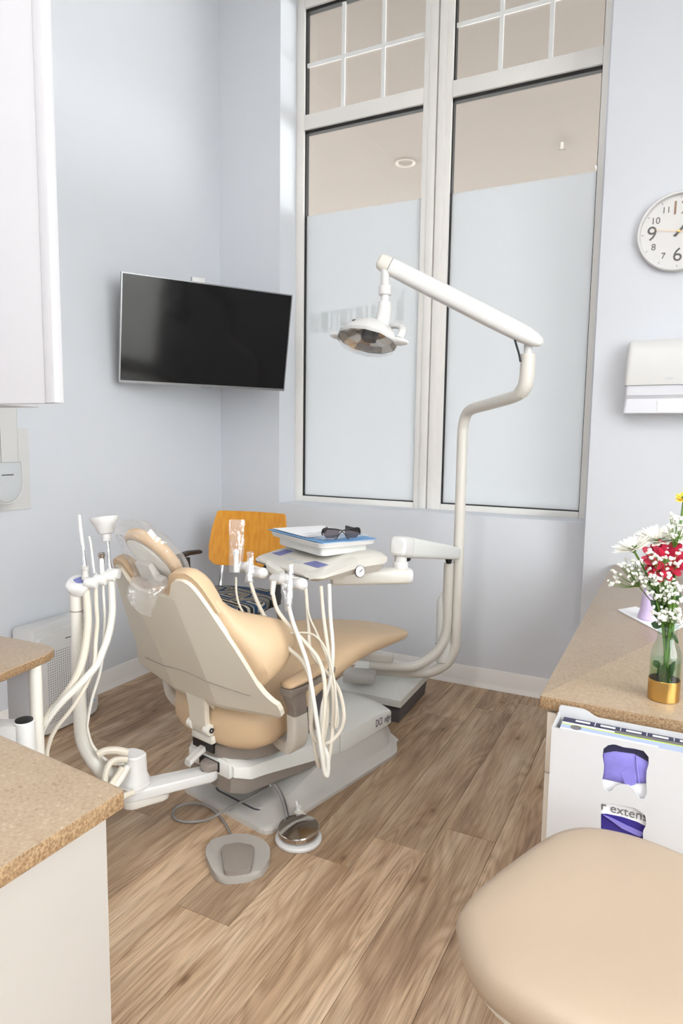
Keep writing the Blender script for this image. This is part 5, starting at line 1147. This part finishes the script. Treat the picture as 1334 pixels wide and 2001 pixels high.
# printed front : navy cap, glove bulge, pale ground
def face_patch(name, px, off, t, m, parent=gb):
    pts = [aty(x, y, by0) for x, y in px]
    M_ = frame_m((0, by0 - off, 0), (1, 0, 0), (0, 0, 1))
    return obj(name, prism([(p.x, p.z) for p in pts], 0, t, M=M_), m, parent, angle=20)
face_patch('navy_opening', [(1170, 1452), (1275, 1462), (1275, 1500), (1240, 1480), (1205, 1468), (1170, 1472)], 0.0, 0.0008, NAVY)
g1 = thing('glove', 'violet glove bulging out of the upper carton opening', 'glove', (-0.12, 1.37, 0.6), group='violet gloves')
gp_ = [(1176, 1472), (1200, 1468), (1238, 1473), (1272, 1492), (1272, 1530), (1250, 1531), (1215, 1530), (1172, 1521)]
q = B(); vs0 = [aty(x, y, by0 - 0.0008) for x, y in gp_]
cxy = sum((v for v in vs0), Vector()) / len(vs0)
rr = [[v for v in vs0], [cxy + (v - cxy) * 0.9 - Vector((0, 0.003, 0)) for v in vs0], [cxy + (v - cxy) * 0.5 - Vector((0, 0.0045, 0)) for v in vs0]]
obj('glove_sheet', loft(rr), GLOVE, g1, angle=60)
fa = [(1211, 1507), (1238, 1493), (1243, 1520), (1242, 1530), (1230, 1534), (1220, 1528)]
obj('glove_fold', prism([(p.x, p.z) for p in (aty(x, y, by0) for x, y in fa)], 0.0045, 0.0062, 0.0008, 1, M=frame_m((0, by0, 0), (1, 0, 0), (0, 0, 1))), GLOVE, g1)
obj('glove_fold', tube([aty(1243, 1476, by0 - 0.005), aty(1244, 1500, by0 - 0.006), aty(1248, 1530, by0 - 0.004)], 0.0016, 8, 4), GLOVE, g1)
gb2 = thing('glove_box', 'lower glove carton with printed word showing through the second opening', 'glove box', (0.0, 1.44, 0.3))
obj('carton', box(bx0, bx1, by0, by1, 0.287, 0.450, 0.001, 1), PAPER, gb2)
tp_ = aty(1219, 1586, by0 - 0.001); t2_ = aty(1258, 1592, by0)
text('lettering', 'r extens', 0.026, frame_m((tp_.x, by0 - 0.0012, tp_.z), (1, 0, -0.02), (0, 0, 1)), GREYTEXT, gb2)
face_patch('blue_opening', [(1170, 1590), (1185, 1590), (1215, 1596), (1245, 1606), (1275, 1622), (1275, 1660), (1170, 1660)], 0.0, 0.0007, DEEPBLUE, gb2)
g2 = thing('glove', 'violet glove strip hanging in the lower carton opening', 'glove', (-0.12, 1.37, 0.45), group='violet gloves')
obj('glove_sheet', prism([(p.x, p.z) for p in (aty(x, y, by0) for x, y in ((1178, 1591), (1190, 1595), (1225, 1612), (1262, 1628), (1250, 1634), (1215, 1618)))], 0.001, 0.004, 0.0008, 1, M=frame_m((0, by0, 0), (1, 0, 0), (0, 0, 1))), GLOVE, g2)

# vase
V0 = Vector((0.0, 1.578, HT))
vs_ = thing('flower_vase', 'small glass bottle vase with gold band on the right worktop', 'vase', V0)
VMt = Matrix.Translation(V0)
obj('glass_bottle', lathe([(0.0, 0.001), (0.029, 0.001), (0.031, 0.004), (0.0315, 0.05), (0.0315, 0.082), (0.0315, 0.098), (0.029, 0.112), (0.022, 0.128), (0.0195, 0.138), (0.0195, 0.160), (0.0215, 0.163), (0.0215, 0.167), (0.0195, 0.1675)], 36, M=VMt, cap=False), VASEGL, vs_)
obj('water', lathe([(0.0, 0.0085), (0.0292, 0.0085), (0.0292, 0.088), (0.0, 0.088)], 28, M=VMt), WATER, vs_)
obj('gold_band', lathe([(0.0300, 0.0), (0.0319, 0.002), (0.0321, 0.046), (0.0317, 0.0465)], 36, M=VMt, cap=False), GOLD, vs_)
def vd(x, y, d=None): return aty(x, y, 1.578 + (d or 0))
def stem(name, pts, r, m, parent): return obj(name, tube(pts, r, 7, 5), m, parent)
random.seed(11)
# chrysanthemums
def mum(c, r, axis, petals, m, parent, core=None, name='petal', layers=3, width=0.24):
    Q = Vector(axis).normalized().to_track_quat('Z', 'Y').to_matrix().to_4x4(); T = Matrix.Translation(c) @ Q
    for L_ in range(layers):
        n = max(6, petals - 4 * L_); el = 0.15 + 0.38 * L_; rl = r * (1 - 0.2 * L_)
        for k in range(n):
            a = 2 * pi * (k + 0.5 * (L_ % 2)) / n + random.uniform(-.1, .1); e2 = el + random.uniform(-.15, .15); rr_ = rl * random.uniform(0.85, 1.05)
            sec = []
            for t in (0.08, 0.35, 0.7, 0.92, 1.0):
                w = rr_ * width * (sin(pi * min(1, t * 0.78 + 0.12)) ** 0.8) * (1 if t < 1 else 0.35); x = rr_ * t; zz_ = x * math.tan(min(1.2, e2)) * 0.55 + rr_ * 0.16 * t * t
                sec.append([(x, -w / 2, zz_), (x, 0, zz_ - w * 0.18), (x, w / 2, zz_), (x, 0, zz_ + w * 0.06)])
            obj(name, loft(sec, M=T @ Matrix.Rotation(a, 4, 'Z')), m, parent, angle=60)
    if core: obj('flower_centre', lathe([(0.0, 0.0), (r * 0.22, 0.0), (r * 0.25, r * 0.1), (r * 0.15, r * 0.2), (0, r * 0.22)], 14, M=T), core, parent)
    obj('calyx', lathe([(0.002, -r * 0.25), (r * 0.16, -r * 0.1), (r * 0.25, 0.004), (0, 0.006)], 12, M=T), GREENST, parent)
gF = 'flowers in the vase'
neck_p = V0 + Vector((0, 0, 0.16)); base_p = V0 + Vector((0, 0, 0.02))
def flower_stem(c, parent, jx):
    stem('stem', [base_p + Vector((-jx * 1.2, jx * 0.5, 0)), V0 + Vector((jx * 0.2, -jx * 0.3, 0.08)), neck_p + Vector((jx, 0.3 * jx, 0)), neck_p * 0.5 + c * 0.5 + Vector((0, 0, 0.012)), c], 0.0024, GREENST, parent)
f1 = thing('chrysanthemum', 'white chrysanthemum seen side on at the left of the bouquet', 'flower', V0, group=gF)
c1 = vd(1236, 1072, -0.02); mum(c1, 0.042, (-0.35, -0.25, 0.9), 20, PETALW, f1, None); flower_stem(c1, f1, -0.008)
f2 = thing('chrysanthemum', 'large white chrysanthemum at the top of the bouquet', 'flower', V0, group=gF)
c2 = vd(1283, 1056, 0.02); mum(c2, 0.047, (-0.1, -0.3, 0.95), 22, PETALW, f2, None); flower_stem(c2, f2, 0.002)
f3 = thing('red_flower', 'crimson flower half hidden behind the small white blossom', 'flower', V0, group=gF)
c3 = vd(1299, 1096, -0.005); mum(c3, 0.050, (0.05, -0.85, 0.35), 14, PETALR, f3, None, width=0.42); flower_stem(c3, f3, 0.006)
f4 = thing('yellow_flower', 'yellow flower cut by the right frame edge', 'flower', V0, group=gF)
c4 = vd(1336, 974, 0.03); mum(c4, 0.020, (-0.2, -0.5, 0.8), 12, PETALY, f4, None, width=0.4); flower_stem(c4, f4, 0.009)
f5 = thing('chrysanthemum', 'white chrysanthemum at the right of the bouquet by the frame edge', 'flower', V0, group=gF)
c5 = vd(1325, 1050, 0.03); mum(c5, 0.042, (0.2, -0.4, 0.9), 18, PETALW, f5, None); flower_stem(c5, f5, 0.01)
# leaves
lv_ = thing('foliage_sprig', 'dark green leaves above the vase neck', 'foliage', V0, group=gF)
def leaf(p0, p1, w, up=(0, -1, 0.3)):
    a, b = Vector(p0), Vector(p1); d = b - a; n = Vector(up); s = d.cross(n).normalized(); sec = []
    for t in (0, 0.15, 0.4, 0.7, 0.9, 1.0):
        ww = w * (sin(pi * min(0.98, max(0.03, t))) ** 0.8); c = a + d * t + n.normalized() * 0.006 * sin(pi * t)
        sec.append([c - s * ww, c + n.normalized() * -0.0015, c + s * ww, c + n.normalized() * 0.0008])
    obj('leaf', loft(sec), LEAF, lv_, angle=60)
for x0, y0_, x1, y1_, w in ((1292, 1200, 1271, 1172, 0.008), (1290, 1195, 1276, 1165, 0.007), (1292, 1225, 1272, 1218, 0.009), (1300, 1190, 1280, 1140, 0.010), (1305, 1215, 1330, 1205, 0.009), (1308, 1180, 1330, 1160, 0.010), (1295, 1215, 1276, 1195, 0.006), (1312, 1235, 1325, 1258, 0.004)):
    leaf(vd(x0, y0_, random.uniform(-.02, .02)), vd(x1, y1_, random.uniform(-.03, .02)), w)
for i in range(10):
    jx = random.uniform(-0.012, 0.012); jy = random.uniform(-0.012, 0.012)
    stem('stem', [V0 + Vector((-jx * 1.6, jy, 0.02)), V0 + Vector((0, jy, 0.09)), neck_p + Vector((jx, jy, 0)), neck_p + Vector((jx * 2.5, jy * 2, 0.06))], random.uniform(0.0014, 0.0026), GREENST, lv_)
for x0, y0_, x1, y1_ in ((1285, 1320, 1300, 1298), (1300, 1330, 1318, 1292), (1288, 1305, 1278, 1290)):
    leaf(vd(x0, y0_, -0.018), vd(x1, y1_, -0.02), 0.008)
# gypsophila sprays : each spray a thing with its own buds
random.seed(5)
bud_me = None
def bud_mesh(seed):
    rnd = random.Random(seed); b = B()
    for k in range(7):
        o = Vector((rnd.uniform(-1, 1), rnd.uniform(-1, 1), rnd.uniform(-.6, 1))) * 0.5
        q = B(); bmesh.ops.create_icosphere(q, subdivisions=1, radius=rnd.uniform(0.45, 0.7)); 
        for v in q.verts: v.co = v.co * (1 + rnd.uniform(-.15, .15)) + o
        put(b, q)
    me = bpy.data.meshes.new('bud'); b.to_mesh(me); b.free(); me.materials.append(BREATH)
    for p in me.polygons: p.use_smooth = True
    return me
BUD = [bud_mesh(s) for s in range(3)]
sprays = [('leftmost low spray of tiny white gypsophila', [(1205, 1130), (1218, 1108), (1228, 1113), (1240, 1118), (1214, 1103), (1197, 1140), (1236, 1096), (1203, 1120), (1246, 1100), (1250, 1122), (1243, 1133), (1231, 1134)], (1275, 1180)),
          ('middle spray of tiny white gypsophila over the crimson flower', [(1268, 1078), (1282, 1085), (1278, 1100), (1290, 1094), (1300, 1108), (1310, 1092), (1302, 1080), (1318, 1100), (1288, 1112), (1272, 1090), (1325, 1082), (1281, 1120), (1296, 1122), (1260, 1098), (1306, 1122), (1322, 1115), (1330, 1098), (1266, 1112)], (1292, 1170)),
          ('dense lower spray of tiny white gypsophila above the leaves', [(1258, 1140), (1270, 1128), (1266, 1150), (1280, 1142), (1292, 1150), (1302, 1138), (1312, 1152), (1320, 1140), (1284, 1165), (1298, 1160), (1308, 1168), (1322, 1162), (1276, 1135), (1290, 1132), (1328, 1150), (1262, 1130), (1274, 1158), (1316, 1175), (1330, 1172), (1296, 1175), (1252, 1130), (1304, 1148)], (1298, 1210)),
          ('small spray of tiny white gypsophila low beside the vase neck', [(1284, 1194), (1292, 1200), (1300, 1206), (1310, 1198), (1318, 1208), (1326, 1202), (1290, 1208), (1304, 1192), (1320, 1192), (1312, 1215), (1296, 1212), (1278, 1198), (1330, 1215)], (1300, 1235)),
          ('top spray of tiny white gypsophila against the wall', [(1318, 1010), (1322, 1018), (1326, 1026), (1314, 1022), (1330, 1014), (1308, 1030), (1328, 1040), (1320, 1046), (1332, 1030)], (1312, 1130))]
for lab, pts, root in sprays:
    g = thing('gypsophila_spray', lab, 'flower spray', V0, group='gypsophila sprays')
    dd = random.uniform(-0.03, 0.0); rp_ = vd(*root)
    tw_ = B()
    ctr = vd(sum(p[0] for p in pts) / len(pts), sum(p[1] for p in pts) / len(pts), dd)
    fork = rp_ * 0.45 + ctr * 0.55
    tube([neck_p, rp_, fork], 0.0011, 5, 4, bm=tw_)
    heads = []
    for x, y in pts:
        for rep in range(4):
            p = vd(x + random.uniform(-9, 9) * (rep > 0), y + random.uniform(-9, 9) * (rep > 0), dd + random.uniform(-0.03, 0.02)); heads.append((p, rep))
    for p, rep in heads:
        tube([fork, fork * 0.5 + p * 0.5 + Vector((0, 0, -0.004)), p], 0.00045, 4, 3, bm=tw_)
    obj('twigs', tw_, GREENST, g, angle=60)
    for p, rep in heads:
        b = bpy.data.objects.new('bud', random.choice(BUD)); COL.objects.link(b); b.parent = g
        s = random.uniform(0.0048, 0.0068) * (1.0 if rep == 0 else 0.72)
        b.matrix_local = Matrix.Translation(p - V0) @ Matrix.Rotation(random.uniform(0, 6), 4, 'Z') @ Matrix.Rotation(random.uniform(0, 3), 4, 'X') @ Matrix.Scale(s, 4)
# lilac bottle and napkin
nb_ = thing('lilac_bottle', 'small lilac bottle with black nozzle behind the bouquet', 'bottle', (-0.055, 2.27, HT + 0.004))
NM = Matrix.Translation((-0.052, 2.275, HT + 0.004))
obj('bottle_body', lathe([(0.0, 0.0), (0.034, 0.0), (0.037, 0.003), (0.036, 0.012), (0.031, 0.03), (0.028, 0.07), (0.027, 0.09), (0.02, 0.10), (0.013, 0.105)], 28, M=NM), PURPL, nb_)
obj('nozzle', tube([NM @ Vector((0, 0, 0.10)), NM @ Vector((-0.004, 0, 0.125)), NM @ Vector((-0.03, 0, 0.138)), NM @ Vector((-0.055, 0, 0.146))], [0.013, 0.012, 0.010, 0.007], 12, 5), BLACKPL, nb_)
np_ = [tuple(atz(x, y, HT)[:2]) for x, y in ((1206, 1193), (1242, 1187), (1334, 1225), (1300, 1243))]
obj('napkin', prism(np_, HT, HT + 0.004, 0.0008, 1), PAPER, label='folded white paper towel under the lilac bottle', cat='paper towel', origin=(np_[0][0], np_[0][1], HT))

# ================================================================== STOOL
stl = thing('operator_stool', 'beige padded operator stool cut off at lower right', 'stool', (-0.02, 1.04, 0))
so = [(-0.262, 0.93), (-0.255, 0.985), (-0.235, 1.05), (-0.205, 1.13), (-0.17, 1.21), (-0.125, 1.26), (-0.06, 1.278), (0.02, 1.268), (0.10, 1.235), (0.17, 1.18), (0.215, 1.10), (0.225, 1.0), (0.20, 0.90), (0.14, 0.83), (0.06, 0.80), (-0.04, 0.795), (-0.12, 0.805), (-0.19, 0.83), (-0.235, 0.875)]
P_ = spline([Vector((x, y, 0)) for x, y in so + so[:1]], 4)[:-1]
cx_, cy_ = -0.02, 1.035
def sring(s, z, dz=0.0): return [(cx_ + (p.x - cx_) * s, cy_ + (p.y - cy_) * s, z) for p in P_]
obj('seat_cushion', loft([sring(0.86, 0.545), sring(0.955, 0.548), sring(0.985, 0.556), sring(1.0, 0.570), sring(0.998, 0.584), sring(0.985, 0.595), sring(0.95, 0.605), sring(0.88, 0.611), sring(0.7, 0.615), sring(0.4, 0.612), sring(0.1, 0.610)]), STOOLV, stl, angle=60)
obj('seat_pan', loft([sring(0.80, 0.530), sring(0.93, 0.534), sring(0.945, 0.545), sring(0.9, 0.549)]), CREAMPL, stl)
obj('gas_column', lathe([(0.026, 0.10), (0.026, 0.30), (0.018, 0.302), (0.018, 0.531)], 20, M=Matrix.Translation((cx_, cy_, 0))), DARKGREY, stl)
for k in range(5):
    a = 2 * pi * k / 5 + 0.95; ex, ey = cx_ + 0.25 * cos(a), cy_ + 0.25 * sin(a)
    obj('leg', tube([(cx_, cy_, 0.115), (cx_ + 0.13 * cos(a), cy_ + 0.13 * sin(a), 0.095), (ex, ey, 0.065)], [0.022, 0.017, 0.012], 12, 4), CHROME, stl)
    obj('caster', lathe([(0.0, -0.018), (0.02, -0.018), (0.027, -0.012), (0.027, 0.012), (0.02, 0.018), (0.0, 0.018)], 16, M=frame_m((ex, ey, 0.027), (cos(a), sin(a), 0), (0, 0, 1))), BLACKPL, stl)
    obj('caster_fork', tube([(ex, ey, 0.045), (ex, ey, 0.068)], 0.009, 10, 1, smooth=False), BLACKPL, stl)

# ================================================================== CLOCK, TOWEL DISPENSER
ck = thing('wall_clock', 'round white wall clock with large outlined numerals', 'clock', (-0.062, YP, 2.193))
KM = frame_m((-0.062, YP, 2.193), (1, 0, 0), (0, 0, 1))    # local z into the room
obj('rim', lathe([(0.150, 0.0), (0.160, 0.004), (0.161, 0.030), (0.157, 0.036), (0.150, 0.036), (0.148, 0.020)], 64, M=KM, cap=False), WHITEPL, ck)
face = obj('dial', lathe([(0.0, 0.018), (0.149, 0.018), (0.149, 0.0), (0.0, 0.0)], 64, M=KM), WHITEPL, ck)
CKT = mat('clock_numeral_grey', srgb(96, 92, 92), 0.5, vary=0.02); CKB = mat('clock_numeral_bronze', srgb(150, 112, 88), 0.4, vary=0.02)
def numeral(s, hr, r, size, m):
    a = pi / 2 - hr * pi / 6
    text('numeral', s, size, KM @ Matrix.Translation((r * cos(a), r * sin(a), 0.0185)), m, face, bold=0.0)
for s, h, r, sz, m in (('12', 12, 0.095, 0.078, CKB), ('3', 3, 0.105, 0.078, CKT), ('6', 6, 0.095, 0.078, CKT), ('9', 9, 0.103, 0.084, CKT), ('1', 1, 0.108, 0.036, CKT), ('2', 2, 0.108, 0.036, CKT), ('4', 4, 0.108, 0.036, CKT), ('5', 5, 0.108, 0.036, CKT), ('7', 7, 0.108, 0.036, CKT), ('8', 8, 0.108, 0.038, CKT), ('10', 10, 0.106, 0.038, CKT), ('11', 11, 0.106, 0.036, CKT)):
    numeral(s, h, r, sz, m)
for k in range(12):
    obj('hour_mark', box(-0.0008, 0.0008, 0.134, 0.143, 0.018, 0.0188, M=KM @ Matrix.Rotation(-k * pi / 6, 4, 'Z')), CKT, face, angle=None)
obj('hour_hand', prism([(-0.003, -0.022), (0.003, -0.022), (0.0035, 0.03), (0.0, 0.07), (-0.0035, 0.03)], 0.022, 0.0232, M=KM @ Matrix.Rotation(radians(-36), 4, 'Z')), CKT, ck)
obj('minute_hand', prism([(-0.0025, -0.026), (0.0025, -0.026), (0.003, 0.05), (0.0, 0.10), (-0.003, 0.05)], 0.024, 0.0252, M=KM @ Matrix.Rotation(radians(-48), 4, 'Z')), CKT, ck)
obj('second_hand', prism([(-0.0009, -0.02), (0.0009, -0.02), (0.0005, 0.095), (-0.0005, 0.095)], 0.026, 0.0266, M=KM @ Matrix.Rotation(radians(80), 4, 'Z')), GOLD, ck)
obj('hub', lathe([(0.005, 0.018), (0.005, 0.028), (0.0, 0.029)], 14, M=KM), GOLD, ck)
td = thing('towel_dispenser', 'white wall paper towel dispenser with pale grey lower tray', 'towel dispenser', (-0.06, YP, 1.43))
TY = YP
cov_ = [[(x, y, z) for x, y in rounded([(-0.228 - e, TY), (-0.228 - e, TY - d), (0.10 + e, TY - d), (0.10 + e, TY)], [0.0, 0.02, 0.02, 0.0], 5)] for z, d, e in ((1.556, 0.118, 0.004), (1.566, 0.120, 0.004), (1.70, 0.110, -0.002), (1.735, 0.098, -0.005), (1.745, 0.085, -0.009))]
dcv = obj('cover', loft(cov_), WHITEPL, td)
obj('cover_mark', box(-0.075, -0.045, TY - 0.1205, TY - 0.117, 1.578, 1.585, 0.0005, 1), GREYSOAP, dcv)
trl = [[(x, y, z) for x, y in rounded([(-0.226 - e, TY), (-0.226 - e, TY - d), (0.10 + e, TY - d), (0.10 + e, TY)], [0.0, 0.015, 0.015, 0.0], 5)] for z, d, e in ((1.438, 0.096, 0.006), (1.44, 0.10, 0.006), (1.50, 0.094, 0.001), (1.515, 0.108, 0.0), (1.555, 0.110, 0.0))]
obj('lower_tray', loft(trl), CLEARGREY, td)
obj('towel_slot', box(-0.10, -0.005, TY - 0.1015, TY - 0.08, 1.44, 1.492, 0.004, 2), PAPER, td)
